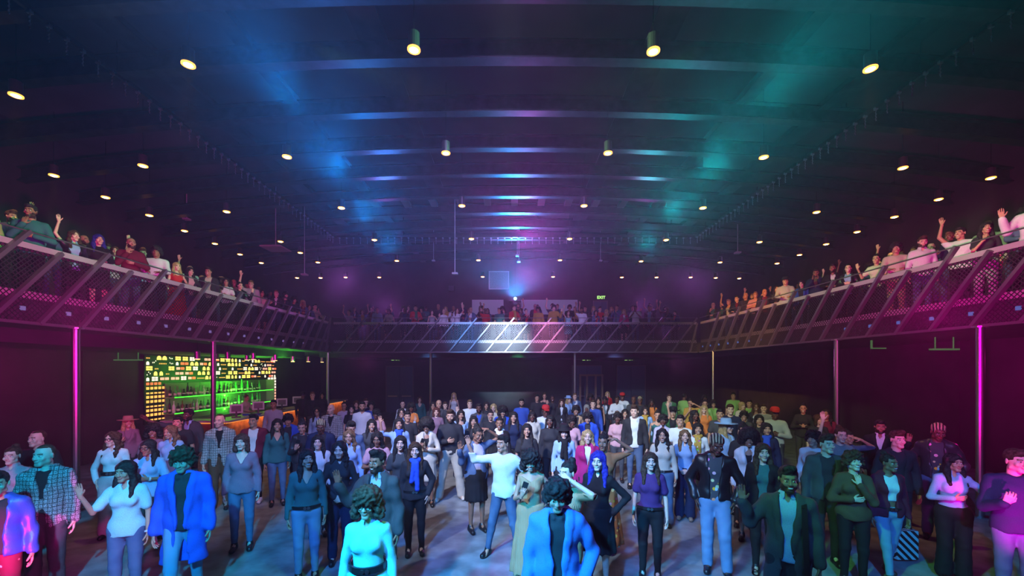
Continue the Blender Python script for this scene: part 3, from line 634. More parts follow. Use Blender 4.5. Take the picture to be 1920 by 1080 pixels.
# ---- head, hair, hands (made once per resolution)
LODS = ({'c': .017, 'h': .0046, 'r': .0085, 'f': .0058}, {'c': .022, 'h': .0075, 'r': .013, 'f': .008}, {'c': .03, 'h': .0125, 'r': .02, 'f': .012})
_cache = {}
def cached(key, fn):
    if key not in _cache: _cache[key] = fn()
    return _cache[key]
def head(sex, lod, smile, beard):
    def mk():
        f = Fld((-.1, -.14, -.2), (.1, .13, .145), LODS[lod]['h']); m = sex == 'm'
        f.ell((0, .014, .035), (.075, .094, .085), .02)
        f.ell((0, -.022, -.035), (.06 if m else .055, .066, .078), .03)
        f.rc((-.012, -.07, -.098), (.012, -.07, -.098), .022 if m else .018, .022 if m else .018, .03)
        f.rc((-.05, -.01, -.07), (.05, -.01, -.07), .022 if m else .015, .022 if m else .015, .03)
        f.rc((-.03, -.079, .026), (.03, -.079, .026), .012, .012, .016)
        for x in (-1, 1):
            f.ell((x*.031, -.1, .002), (.019, .018, .0125), .012, 's')
            f.ell((x*.042, -.066, -.03), (.02, .018, .02), .02)
        f.rc((0, -.09, .008), (0, -.106, -.028), .0075, .0125, .01)
        for x in (-1, 1): f.ell((x*.012, -.098, -.031), (.0085, .01, .0075), .008)
        f.ell((0, -.0895, -.056), (.026 if not smile else .031, .0105, .007), .006); f.ell((0, -.0885, -.067), (.02, .011, .007), .006)
        for x in (-1, 1): f.ell((x*.031, -.0785, .002), (.0125, .0125, .0115), .003)
        for x in (-1, 1): f.ell((x*.078, .012, -.008), (.009, .019, .031), .006, rot=[[1, x*.35, 0], [-x*.35, 1, 0], [0, 0, 1]])
        f.rc((0, .02, -.08), (0, .028, -.19), .056 if m else .047, .058 if m else .05, .02)
        v, q = f.out(); A = np.zeros((len(v), 3)); x, y, z = v.T; ax = np.abs(x); fr = y < -.055
        e = .5*LODS[lod]['h']
        A[:, 0] = fr & (ax < .026) & (z < -.05) & (z > -.074)
        if smile: A[:, 2] = np.maximum(A[:, 2], fr & (ax < .02) & (np.abs(z+.0615) < .003+e*.5)); A[:, 0] *= 1-A[:, 2]
        brow = fr & (ax > .012) & (ax < .046) & (np.abs(z-(.027-.25*np.abs(ax-.028))) < .0042+e*.4); A[:, 1] = brow*.85
        if lod < 2:
            eye = fr & (((ax-.031)/.014)**2+((z-.002)/.0052)**2 < 1); iris = fr & (((ax-.031)**2+(z-.002)**2) < .0058**2)
            rim = fr & (((ax-.031)/.018)**2+((z-.003)/.0095)**2 < 1) & ~eye
            A[eye, 2] = .85; A[eye, 0] = 0; A[eye, 1] = 0; A[iris, 2] = 0; A[iris, 1] = .95; A[rim, 1] = .55
        else:
            A[fr & (((ax-.031)/.016)**2+((z-.002)/.009)**2 < 1), 1] = .85
        if beard:
            bz = (z < -.05+1.3*np.maximum(0, ax-.045)) & (y < .02) & (z > -.125) & ~((ax < .024) & (z > -.074) & (z < -.051)) & ~((ax < .05) & (z > -.045) & (y < -.06) & ~((z < -.04) & (ax < .03)))
            A[bz, 1] = .28 if beard == 1 else .9; A[bz, 0] = 0
        return v, q, A
    return cached(('head', sex, lod, smile, beard), mk)
def hairm(style, lod):
    def mk():
        s = LODS[lod]['r']; big = style in ('afro', 'curlybig'); f = Fld((-.22, -.17, -.5), (.22, .24, .27), s)
        ph = hash(style) % 7 if False else len(style)
        face = lambda zt, w_=.062: f.ell((0, -.12, zt-.1), (w_, .075, .105), .015, 's')
        if style == 'short':
            f.ell((0, .018, .045), (.083, .101, .088), .01); f.ell((0, -.055, .098), (.055, .045, .03), .03); f.cut(lambda X, Y, Z: np.maximum(Z-.035+.0*X, Y+.055) if False else np.maximum(Z-.052, Y+.045)); f.cut(lambda X, Y, Z: Z+.02-(Y*.0)-.0+np.where(Y > .02, .04, 0)+0*X)
            f.noise(.003, 90)
        elif style == 'quiff':
            f.ell((0, .018, .05), (.083, .1, .088), .01); f.ell((0, -.055, .115), (.062, .05, .038), .03); f.cut(lambda X, Y, Z: np.maximum(Z-.055, Y+.04)); f.cut(lambda X, Y, Z: Z+.02+np.where(Y > .02, .04, 0)+0*X); f.noise(.004, 80)
        elif style == 'shaved':
            f.ell((0, .016, .037), (.0775, .0965, .086), .01); f.cut(lambda X, Y, Z: np.maximum(Z-.085, Y-.0)+0*X); f.cut(lambda X, Y, Z: Z+.01+np.where(Y > .02, .03, 0)+0*X)
        elif style == 'rows':
            f.ell((0, .018, .045), (.084, .102, .09), .01); f.cut(lambda X, Y, Z: np.maximum(Z-.06, Y+.045)); f.cut(lambda X, Y, Z: Z+.02+np.where(Y > .02, .04, 0)+0*X); X = f.ax[0][:, None, None]; f.F += .005*np.sin(X*140)
        elif style == 'bun':
            f.ell((0, .02, .045), (.082, .1, .087), .01); f.ell((0, .07, .125), (.045, .045, .042), .012); f.cut(lambda X, Y, Z: np.maximum(Z-.062, Y+.04)); f.cut(lambda X, Y, Z: Z+.04+0*X+0*Y); f.noise(.003, 90)
        elif style == 'bob':
            f.ell((0, .015, .04), (.09, .106, .09), .01)
            for x in (-1, 1): f.rc((x*.074, .0, .04), (x*.082, -.01, -.12), .034, .036, .03)
            f.rc((0, .07, .03), (0, .07, -.11), .06, .055, .04); face(.055, .056); f.noise(.003, 60)
        elif style in ('long', 'wavy'):
            f.ell((0, .016, .042), (.088, .105, .09), .01)
            for x in (-1, 1):
                f.rc((x*.07, .005, .045), (x*.088, -.005, -.14), .032, .035, .03); f.rc((x*.088, -.005, -.14), (x*.1, -.075, -.30), .036, .02, .03)
            f.rc((0, .075, .03), (0, .1, -.3), .062, .06, .05); f.rc((-.06, .08, -.1), (-.08, .1, -.34), .05, .03, .04); f.rc((.06, .08, -.1), (.08, .1, -.34), .05, .03, .04)
            face(.062, .054)
            if style == 'wavy': f.noise(.012, 42)
            else: f.noise(.004, 50)
        elif style == 'pony':
            f.ell((0, .018, .043), (.082, .1, .087), .01); f.rc((0, .1, .05), (.03, .12, -.2), .035, .02, .03); f.cut(lambda X, Y, Z: np.maximum(Z-.062, Y+.04)); f.cut(lambda X, Y, Z: Z+.04+np.where(Y > .06, 1, 0)+0*X)
        elif style in ('curly', 'curlybig'):
            b = 1.0 if style == 'curly' else 1.18
            f.ell((0, .015, .06), (.108*b, .12*b, .095*b), .02); f.ell((0, -.06, .1), (.075*b, .06*b, .045*b), .03)
            for x in (-1, 1): f.ell((x*.08*b, .02, -.01 if b == 1 else -.03), (.045*b, .07*b, .06*b), .03)
            if style == 'curlybig':
                for x in (-1, 1): f.ell((x*.11, .0, -.08), (.05, .06, .06), .03)
            f.ell((0, -.14, -.055), (.062, .085, .1), .01, 's'); f.noise(.014, 62, 1.0); f.noise(.006, 130, 2.0)
        elif style == 'afro':
            f.ell((0, .02, .055), (.15, .15, .135), .02)
            for x in (-1, 1): f.ell((x*.11, .02, -.03), (.06, .08, .08), .04)
            f.ell((0, -.15, -.045), (.062, .1, .098), .012, 's'); f.noise(.009, 110)
        elif style == 'braids':
            f.ell((0, .016, .04), (.087, .105, .09), .01)
            for x in (-1, 1):
                for i in range(3): f.rc((x*(.07+.012*i), .02*i, .02), (x*(.09+.02*i), -.03+.05*i, -.32), .016, .011, .01)
            f.rc((0, .07, .02), (0, .08, -.3), .055, .04, .03); face(.06, .056); f.noise(.005, 120)
        elif style == 'hijab':
            f.ell((0, .01, .035), (.093, .108, .1), .01); f.rc((0, 0, -.05), (0, -.01, -.2), .085, .12, .05); face(.05, .053)
        v, q = f.out(); return v, q
    return cached(('hair', style, lod), mk)
def hand(lod, curl, side):
    """Palm, four bent fingers of unequal length and a thumb; local frame: +z along the hand, -y palm, thumb to x*side."""
    def mk():
        s = LODS[lod]['f']; f = Fld((-.09, -.09, -.04), (.09, .05, .21), s); th = side; kk = .008 if lod < 2 else .004; g = 1.0 if lod < 2 else 1.12
        f.rc((0, .0, -.03), (0, 0, .02), .024, .027, .01, sy=1.3)
        for i, (x, L) in enumerate(((-.03, .068), (-.0105, .078), (.0105, .073), (.03, .056))):
            x = x*-th; r = .0088*g
            f.rc((x*.5, 0, .015), (x, 0, .085), .0125*g, .0105*g, .012)
            spread = x*.22; a0 = curl*.9+.04*i; p = np.array((x, 0, .085)); ang = 0
            for j, fr in enumerate((.45, .3, .25)):
                ang += a0*(.7 if j == 0 else .9); q_ = p+L*fr*np.array((spread/.08*.25, -math.sin(ang), math.cos(ang)))
                f.rc(p, q_, r*(1-.08*j), r*(1-.08*(j+1)), .002); p = q_
        b = np.array((th*.022, -.006, .022)); c1 = b+np.array((th*.028, -.012-.01*curl, .028)); c2 = c1+np.array((th*(.016-.02*curl), -.01-.02*curl, .028))
        f.rc(b, c1, .0135*g, .011*g, .01); f.rc(c1, c2, .0105*g, .0088*g, .004)
        return f.out()
    return cached(('hand', lod, round(curl, 1), side), mk)
def rotm(zdir, ydir):
    z = np.array(zdir, float); z /= np.linalg.norm(z); y = np.array(ydir, float); y -= z*(y@z)
    if np.linalg.norm(y) < 1e-3: y = np.array((1.0, 0, 0))-z*z[0]
    y /= np.linalg.norm(y); x = np.cross(y, z); return np.stack([x, y, z], 1)

# arm poses: elbow, wrist (from the shoulder; x grows outwards), hand direction, palm normal, curl
ARM = {'down': ((.06, .02, -.28), (.075, -.05, -.53), (0, -.1, -1), (-1, -.2, 0), .35),
       'hip': ((.2, .09, -.22), (.03, -.03, -.42), (-.7, -.3, -.5), (0, .2, -1), .5),
       'pocket': ((.13, .07, -.26), (.05, -.05, -.47), (-.2, -.1, -1), (-1, 0, 0), .2),
       'wave': ((.14, -.08, -.22), (.2, -.2, .02), (.1, -.1, 1), (0, -1, 0), .08),
       'wavehigh': ((.2, -.07, .02), (.22, -.14, .28), (.1, -.1, 1), (0, -1, 0), .1),
       'raise': ((.15, -.05, .22), (.1, -.08, .48), (.1, 0, 1), (0, -1, 0), .15),
       'reach': ((.28, -.06, .04), (.5, -.14, .16), (.7, -.1, .7), (0, -1, 0), .3),
       'phone': ((.07, -.04, -.28), (-.02, -.27, -.18), (-.25, -.25, .8), (-.2, 1, .2), .7),
       'cross': ((.1, -.05, -.27), (-.1, -.19, -.23), (-1, -.1, .15), (0, 1, .2), .4),
       'chin': ((.04, -.15, -.25), (-.12, -.2, -.03), (-.15, .25, 1), (-.2, 1, 0), .25),
       'brow': ((.23, -.12, .08), (-.01, -.2, .22), (-.9, .05, .3), (0, .6, -.8), .2),
       'head': ((.26, -.02, .14), (.02, -.06, .3), (-.9, .2, .1), (0, .3, -1), .4),
       'bent': ((.27, -.04, -.02), (.33, -.12, .2), (.15, -.1, 1), (0, -1, 0), .3),
       'point': ((.1, -.2, -.17), (.14, -.44, -.13), (.2, -1, .05), (-1, 0, 0), .5),
       'side': ((.2, -.02, -.18), (.42, -.1, -.1), (1, -.2, .1), (0, -.3, -1), .3),
       'clasp': ((.09, -.01, -.27), (-.09, -.19, -.42), (-.9, -.2, -.3), (0, 1, 0), .5),
       'lean': ((.07, -.12, -.24), (-.04, -.33, -.3), (-.5, -.8, 0), (0, 0, -1), .3),
       'clap': ((.08, -.13, -.22), (-.1, -.29, -.02), (-.1, -.1, 1), (-1, 0, 0), .1)}
def skel(sex, arms, legs):
    m = sex == 'm'; J = {}
    sw = .172 if m else .146; hw = .088 if m else .092
    lg = {'stand': ((-.1, 0), (.1, 0)), 'wide': ((-.24, -.02), (.22, .02)), 'walk': ((-.08, -.2), (.09, .2)), 'hipshot': ((-.08, .03), (.14, -.08)), 'close': ((-.065, 0), (.065, -.03))}[legs]
    for k, (x, y) in zip('LR', lg):
        s = -1 if k == 'L' else 1; an = np.array((x, y, .085)); hip = np.array((s*hw, 0, .91))
        D = np.linalg.norm(hip-an)
        if D > .83: an_ = hip+(an-hip)*.83/D; J['drop'] = max(J.get('drop', 0), an_[2]-an[2])
        kn = (hip+an)/2+np.array((0, -.03 if legs != 'hipshot' or k == 'L' else -.07, .04)); kn[2] = .49
        J['hip'+k] = hip; J['kn'+k] = kn; J['an'+k] = an; J['wlk'+k] = y
        e, w_, hd, pn, cu = ARM[arms[0] if k == 'L' else arms[1]]
        sh = np.array((s*sw, .01, 1.395)); f3 = lambda t: np.array((s*t[0], t[1], t[2]))
        J['sh'+k] = sh; J['el'+k] = sh+f3(e); J['wr'+k] = sh+f3(w_); J['hd'+k] = f3(hd); J['pn'+k] = f3(pn); J['cu'+k] = cu
    return J
def torso(f, sex, o, k=.04):
    m = sex == 'm'
    f.ell((0, .01, .955), ((.158 if m else .168)+o, .108+o, .12+o), k)
    f.ell((0, .005, 1.11), ((.142 if m else .118)+o, .098+o, .17+o), k)
    f.ell((0, .01, 1.30), ((.168 if m else .143)+o, .112+o, .165+o), k)
    sw = .148 if m else .122; o3 = min(o, .026)
    for x in (-1, 1): f.rc((0, .02, 1.435), (x*sw, .015, 1.395), .058+o3, .05+o3, k, sy=1.05)
    if not m:
        for x in (-1, 1): f.ell((x*.062, -.078, 1.285), (.062+o*.6, .05+o*.6, .06+o*.6), .03)
def armf(f, J, k_, sex, o, frac=2.0, fl=0.0, k=.03):
    g = 1.0 if sex == 'm' else .84; sh, el, wr = J['sh'+k_], J['el'+k_], J['wr'+k_]
    r0, r1, r2 = .052*g+o, .041*g+o, .028*g+o
    if frac < 1: f.rc(sh, sh+(el-sh)*frac, r0, r0+(r1-r0)*frac+fl, k); return
    f.rc(sh, el, r0, r1, k); t = min(frac-1, .93); f.rc(el, el+(wr-el)*t, r1, r1+(r2-r1)*t+fl, .015)
def legf(f, J, k_, sex, o, end=1.0, fl=0.0):
    hip, kn, an = J['hip'+k_], J['kn'+k_], J['an'+k_]
    f.rc(hip, kn, .088+o, .056+o, .035); f.rc(kn, kn+(an-kn)*end, .056+o, .037+o+fl, .02)
def figure_meshes(key):
    """Meshes for one figure, cached by build, pose and outfit. Returns [(part name, mesh, slot)]."""
    sex, lod, arms, legs, hair_, hyaw, hpit, smile, beard, top, outer, bottom, shoes, extra = key
    J = skel(sex, arms, legs); S = LODS[lod]; out = []; ph = (sum(map(ord, str(key))) % 100)/10
    X0 = min(J['wrL'][0], -.3)-.1; X1 = max(J['wrR'][0], .3)+.1
    Y0 = min(J['wrL'][1], J['wrR'][1], -.2)-.12; Y1 = .32; ZT = max(1.55, J['elL'][2]+.09, J['elR'][2]+.09, J['wrL'][2]+.06, J['wrR'][2]+.06)
    # skin: one body
    f = Fld((X0, Y0, 0), (X1, Y1, ZT), .024 if lod < 2 else .032)
    torso(f, sex, -.012)
    for k in 'LR':
        armf(f, J, k, sex, -.004); legf(f, J, k, sex, -.006)
        f.rc(J['an'+k], J['an'+k]+np.array((0, -.12, -.05)), .035, .028, .02)
    f.rc((0, .02, 1.42), (0, .01, 1.53), .056 if sex == 'm' else .046, .054 if sex == 'm' else .045, .03)
    pts = [f.out()]
    ry, rp = math.radians(hyaw), math.radians(hpit)
    RM = np.array([[math.cos(ry), -math.sin(ry), 0], [math.sin(ry), math.cos(ry), 0], [0, 0, 1]])@np.array([[1, 0, 0], [0, math.cos(rp), -math.sin(rp)], [0, math.sin(rp), math.cos(rp)]])
    piv = np.array((0, .02, -.1)); HC = np.array((0, -.012, 1.63))
    def hx(v): return (v-piv)@RM.T+piv+HC
    v, q, A = head(sex, lod, smile, beard); pts.append((hx(v), q, A))
    hs = 1.0 if sex == 'm' else .92
    for k in 'LR':
        s = -1 if k == 'L' else 1; B = rotm(J['hd'+k], -J['pn'+k]); c = np.cross(J['hd'+k], J['pn'+k]); th = -1
        up = B[:, 0]                              # thumb side: towards the head / forward
        want = np.array((-s*.5, -.6, .8)); th = 1 if up@want > 0 else -1
        v, q = hand(lod, J['cu'+k], th); pts.append(((v*hs)@B.T+J['wr'+k], q))
        f2 = Fld(np.minimum(J['el'+k], J['wr'+k])-.06, np.maximum(J['el'+k], J['wr'+k])+.06, max(.009, S['f'])); g = 1.0 if sex == 'm' else .84
        f2.rc(J['el'+k], J['wr'+k], .037*g, .0255*g, 0); pts.append(f2.out())
    V, Q, A = join([(p[0], p[1], p[2] if len(p) > 2 else np.zeros((len(p[0]), 3))) for p in pts])
    out.append(('body', npmesh('person', V, Q, OM['skin'], A), 'skin'))
    if hair_ != 'bald':
        v, q = hairm(hair_, lod); out.append(('hair', npmesh('hair', hx(v), q, OM['stripe' if hair_ == 'rows' else 'hair']), 'hair'))
    def garment(name, slot, kind, fn, amp=.0035, fx=22, lo_=None, hi_=None):
        g = Fld(lo_ or (X0, Y0, 0), hi_ or (X1, Y1+.02, ZT), S['c']); fn(g)
        if amp: g.noise(amp*1.25, fx, ph)
        v, q = g.out()
        if len(v): out.append((name, npmesh(name, v, q, OM[kind]), slot))
    # trousers or skirt
    bt, bk = bottom
    if bt in ('slim', 'straight', 'wide'):
        o = {'slim': .007, 'straight': .016, 'wide': .024}[bt]; fl = {'slim': -.002, 'straight': .012, 'wide': .035}[bt]
        def tr(g):
            g.ell((0, .01, .95), ((.158 if sex == 'm' else .168)+o, .108+o, .115+o), .04)
            for k in 'LR': legf(g, J, k, sex, o, .97, fl)
            g.clip(lambda X, Y, Z: Z-1.03+0*X+0*Y); g.noise(.003 if bt != 'slim' else .0025, 38, ph)
        garment('trousers', 'bottom', bk, tr, .003, 17, hi_=(X1, Y1, 1.07))
    elif bt in ('skirt', 'dress', 'longdress'):
        zb = {'skirt': .52, 'dress': .5, 'longdress': .14}[bt]; fl = {'skirt': .2, 'dress': .24, 'longdress': .3}[bt]
        def sk(g):
            g.ell((0, .01, .95), (.19, .13, .13), .03); g.rc((0, .01, .98), (0, .0, zb-.05), .182, fl, .05, sy=1.3)
            g.clip(lambda X, Y, Z: np.maximum(Z-1.05, zb-Z)+0*X+0*Y)
            Xg = np.arctan2(g.ax[1][None, :, None], g.ax[0][:, None, None]); g.F += .008*np.sin(Xg*13)*np.clip((1.0-g.ax[2][None, None, :])*2, 0, 1)
        garment('skirt', 'bottom' if bt == 'skirt' else 'top', bk, sk, .003, hi_=(X1, Y1, 1.1))
    # shoes
    def sh(g):
        bt_ = shoes == 'boot'
        for k in 'LR':
            a = J['an'+k]
            g.rc((a[0], a[1]+.035, .045), (a[0]*1.12, a[1]-.15, .036), .047, .04, .03); g.rc((a[0], a[1], .06), (a[0], a[1], .24 if bt_ else .1), .05, .052 if bt_ else .046, .02)
        g.clip(lambda X, Y, Z: .006-Z+0*X+0*Y)
    garment('shoes', 'shoes', 'leather', sh, 0, hi_=(X1, Y1, .3))
    # top
    tt, tk = top; lodn = lod
    O = .014 if tt not in ('sweater', 'turtleneck', 'hoodie', 'vneck') else .022
    if outer: O = .007
    def tp(g):
        torso(g, sex, O)
        fr = {'tee': .62, 'blouse': .7, 'tank': 0, 'camisole': 0}.get(tt, 2.0)
        for k in 'LR':
            if fr and not (outer and fr < 1): armf(g, J, k, sex, (.0 if outer else O-.004) if fr > 1 else O, fr, .01 if fr < 1 else .004)
        hem = {'crop': 1.1, 'tank': .9, 'vneck': .87, 'sweater': .87, 'hoodie': .87}.get(tt, .9)
        if bt in ('dress', 'longdress'): hem = .97
        if tt in ('shirt', 'blouse'): hem = .86 if 'tucked' not in extra else .97
        if 'tucked' in extra: hem = .98
        if hem < .97: g.rc((0, .01, .96), (0, .01, hem-.12), (.155 if sex == 'm' else .16)+O, .178+O, .04, sy=1.42)
        zw = min(J['wrL'][2], J['wrR'][2])-.03; g.clip(lambda X, Y, Z: np.where((np.abs(X) > .2) & (Z > zw), -9, hem-Z)+0*Y)
        zv = {'vneck': 1.3, 'shirt': 1.41, 'blouse': 1.4, 'tank': 1.37, 'camisole': 1.36, 'crop': 1.43, 'tee': 1.445}.get(tt, 1.46); sl = {'vneck': 1.9, 'shirt': 2.2, 'blouse': 2.0}.get(tt, .45)
        if tt == 'turtleneck': g.rc((0, .02, 1.44), (0, .008, 1.54), .063 if sex == 'm' else .054, .06 if sex == 'm' else .052, .02)
        else: g.cut(lambda X, Y, Z: np.maximum(zv+sl*np.abs(X)-Z, Y-.01)); g.cut(lambda X, Y, Z: 1.485-Z+0*X+0*Y if tt not in ('hoodie',) else 1.5-Z+0*X+0*Y)
        if tt == 'tank': g.cut(lambda X, Y, Z: np.maximum(1.36-Z, .07-np.abs(X-0)) if False else np.maximum(1.37-Z, .105-np.abs(X)) +0*Y)
        if tt == 'hoodie': g.rc((-.06, .07, 1.47), (.06, .07, 1.47), .055, .055, .03); g.rc((-.08, .02, 1.47), (-.03, -.075, 1.44), .03, .018, .02); g.rc((.08, .02, 1.47), (.03, -.075, 1.44), .03, .018, .02)
    slim = top
    garment('top' if tt in ('tank', 'crop', 'camisole') else {'tee': 't_shirt', 'vneck': 'sweater'}.get(tt, tt), 'top', tk, tp, .0045 if tt != 'tee' else .0035, 24)
    if tt in ('shirt', 'blouse') and lod < 2:
        b = MB(); n_ = 14
        for i in range(n_):
            a0, a1 = [math.radians(-68+316*j/n_) for j in (i, i+1)]
            fv = []
            for a in (a0, a1):
                c_, s_ = math.cos(a), math.sin(a); rr = .062 if sex == 'm' else .053
                fv += [(rr*c_, .014+rr*s_, 1.475), (rr*c_*1.02, .014+rr*s_*1.02, 1.535 if s_ > 0 else 1.52), (rr*c_*1.34, .012+rr*s_*1.38, 1.49 if s_ > -.5 else 1.455)]
            k = len(b.v); b.v += fv; b.f += [(k, k+3, k+4, k+1), (k+1, k+4, k+5, k+2), (k, k+2, k+5, k+3)]
        out.append(('collar', b.mesh('collar'), 'top')); out[-1][1].materials.append(OM[tk])
    # outer garment
    if outer:
        ot, ok = outer; hem = {'blazer': .8, 'jacket': .88, 'coat': .52, 'cardigan': .72, 'bomber': .93}[ot]; O2 = .028 if ot != 'coat' else .032
        wide = ot in ('coat', 'jacket', 'bomber', 'cardigan')
        def og(g):
            torso(g, sex, O2)
            for k in 'LR': armf(g, J, k, sex, O2-.014, 2.0, .008)
            g.rc((0, .01, 1.0), (0, .01, hem-.13), .145+O2, (.172 if hem < .85 else .168)+O2+(.03 if ot == 'coat' else 0), .05, sy=1.4)
            def cl(X, Y, Z):
                return np.where((np.abs(X) > .21) & (Z > min(J['wrL'][2], J['wrR'][2])-.03), -9, hem-Z)+0*Y
            g.clip(cl)
            g.cut(lambda X, Y, Z: 1.5-Z+0*X+0*Y)
            zb = 1.08 if ot in ('blazer',) else .9
            if wide: wf = lambda Z: .045+.04*np.clip((Z-1.1)*3, 0, 1)+.05*np.clip((1.0-Z), 0, 1)
            else: wf = lambda Z: np.where(Z > zb, (Z-zb)*.21, (zb-Z)*.2)
            g.cut(lambda X, Y, Z: np.maximum(np.abs(X)-wf(Z), Y+.02))
            if ot in ('blazer', 'coat'):
                X, Y, Z = np.meshgrid(*g.ax, indexing='ij', sparse=True)
                lap = ((np.abs(X)-wf(Z)) < .05*np.clip((Z-zb-.05)*6, 0, 1)) & (Y < 0) & (Z > zb)
                g.F -= .014*lap
            g.rc((-.07, .045, 1.475), (.07, .045, 1.475), .034, .034, .02)
            for s in (-1, 1): g.rc((s*.07, .045, 1.475), (s*.085, -.05, 1.43), .03, .012, .015)
        garment({'bomber': 'jacket'}.get(ot, ot), 'outer', ok, og, .0075, 19)
    zn = 1.47
    if 'scarf' in extra:
        def sc(g):
            n_ = 9
            for i in range(n_):
                a0, a1 = 2*PI*i/n_, 2*PI*(i+1)/n_
                g.rc((.075*math.cos(a0), .0+.08*math.sin(a0), 1.49+.02*math.sin(a0)), (.075*math.cos(a1), .08*math.sin(a1), 1.49+.02*math.sin(a1)), .034, .034, .02)
            g.rc((-.02, -.12, 1.44), (-.05, -.15, 1.17), .034, .036, .02); g.rc((.03, -.12, 1.44), (.035, -.155, 1.05), .036, .038, .02)
        garment('scarf', 'scarf', 'cloth' if 'patterned' not in extra else 'print', sc, .0045, 60, (-.2, -.28, .9), (.2, .2, 1.62))
    if 'belt' in extra:
        b = MB(); n_ = 24; rx, ry_ = ((.158, .112) if sex == 'm' else (.156 if 'hiwaist' in extra else .17, .118)); zz = 1.0
        if 'hiwaist' in extra: rx, ry_, zz = .148, .13, 1.08
        for i in range(n_):
            a0, a1 = 2*PI*i/n_, 2*PI*(i+1)/n_; k = len(b.v); hh = .018 if 'hiwaist' not in extra else .028
            for a in (a0, a1): b.v += [((rx+.022)*math.cos(a), .008+(ry_+.022)*math.sin(a), zz-hh), ((rx+.022)*math.cos(a), .008+(ry_+.022)*math.sin(a), zz+hh), ((rx)*math.cos(a), .008+(ry_)*math.sin(a), zz+hh), ((rx)*math.cos(a), .008+(ry_)*math.sin(a), zz-hh)]
            b.f += [(k, k+4, k+5, k+1), (k+1, k+5, k+6, k+2), (k+3, k+2, k+6, k+7), (k, k+3, k+7, k+4)]
        me = b.mesh('belt'); me.materials.append(M_black); out.append(('belt', me, None))
        bb = MB(); yb_ = .008-(ry_+.026)
        for s in (-1, 1): bb.tube((s*.022, yb_, zz), (s*.022, yb_-.008, zz), .02, 12)
        me = bb.mesh('buckle'); me.materials.append(M_chrome); out.append(('buckle', me, None))
    if 'glasses' in extra or 'sunglasses' in extra:
        b = MB(); n_ = 14
        for s in (-1, 1):
            c = np.array((s*.033, -.101, .0))
            for i in range(n_):
                a0, a1 = 2*PI*i/n_, 2*PI*(i+1)/n_; b.bar(c+.025*np.array((math.cos(a0), 0, .85*math.sin(a0))), c+.025*np.array((math.cos(a1), 0, .85*math.sin(a1))), .005, .005, (0, 1, 0))
            b.bar((s*.058, -.1, .006), (s*.08, .01, .004), .004, .006)
        b.bar((-.009, -.102, .004), (.009, -.102, .004), .004, .004)
        if 'sunglasses' in extra:
            for s in (-1, 1): b.tube((s*.033, -.1, 0), (s*.033, -.102, 0), .024, 12)
        b.v = [tuple(x) for x in hx(np.array(b.v))]; me = b.mesh('glasses'); me.materials.append(M_black); out.append(('glasses', me, None))
    hat = next((e for e in extra if e in ('fedora', 'widehat', 'cap', 'beanie')), None)
    if hat:
        b = MB(); z0 = .055; r0 = .094
        if hat in ('fedora', 'widehat'):
            R_ = .155 if hat == 'fedora' else .2; b.lathe([(R_, z0+.004), (R_, z0+.012), (r0+.004, z0+.016), (r0, z0+.07), (r0*.85, z0+.105), (r0*.3, z0+.1)], (0, .012, 0), 24)
        elif hat == 'cap':
            b.lathe([(r0+.006, z0-.012), (r0+.009, z0+.03), (r0*.98, z0+.065), (r0*.72, z0+.094), (.01, z0+.106)], (0, .014, 0), 20); b.poly([(-.07, -.06, z0+.004), (.07, -.06, z0+.004), (.055, -.165, z0-.012), (0, -.18, z0-.014), (-.055, -.165, z0-.012)]); b.poly([(-.07, -.06, z0), (-.055, -.165, z0-.016), (0, -.18, z0-.018), (.055, -.165, z0-.016), (.07, -.06, z0)])
        else: b.lathe([(r0, z0-.03), (r0+.004, z0+.01), (r0*.9, z0+.07), (r0*.5, z0+.105), (.01, z0+.115)], (0, .014, 0), 20)
        b.v = [tuple(x) for x in hx(np.array(b.v))]; me = b.mesh('hat', True); me.materials.append(OM['cloth']); out.append(('hat', me, 'hat'))
    if 'watch' in extra:
        k = 'R' if 'watchR' in extra else 'L'
        w0 = J['wr'+k]-(J['wr'+k]-J['el'+k])*.08; dd = (J['wr'+k]-J['el'+k]); dd /= np.linalg.norm(dd)
        b = MB().tube(w0-dd*.012, w0+dd*.012, .035, 12); me = b.mesh('watch'); me.materials.append(M_white); out.append(('watch', me, None))
    if 'bag' in extra:
        b = MB().bar((.15, -.15, .8), (.13, -.125, 1.4), .045, .012, (0, -1, 0)).bar((.13, -.125, 1.4), (.12, .03, 1.475), .045, .012)
        me = b.mesh('bag_strap'); me.materials.append(M_black); out.append(('bag_strap', me, None))
    return out, J
_fig = {}
SKIN = {'f': (.72, .46, .36), 't': (.5, .28, .19), 'b': (.27, .14, .085), 'd': (.085, .045, .03)}
HCOL = {'black': (.012, .01, .012), 'brown': (.07, .03, .015), 'blond': (.55, .36, .16), 'auburn': (.12, .03, .02), 'grey': (.3, .28, .26), 'blue': (.02, .02, .35), 'light': (.22, .12, .06), 'green': (.01, .03, .012)}
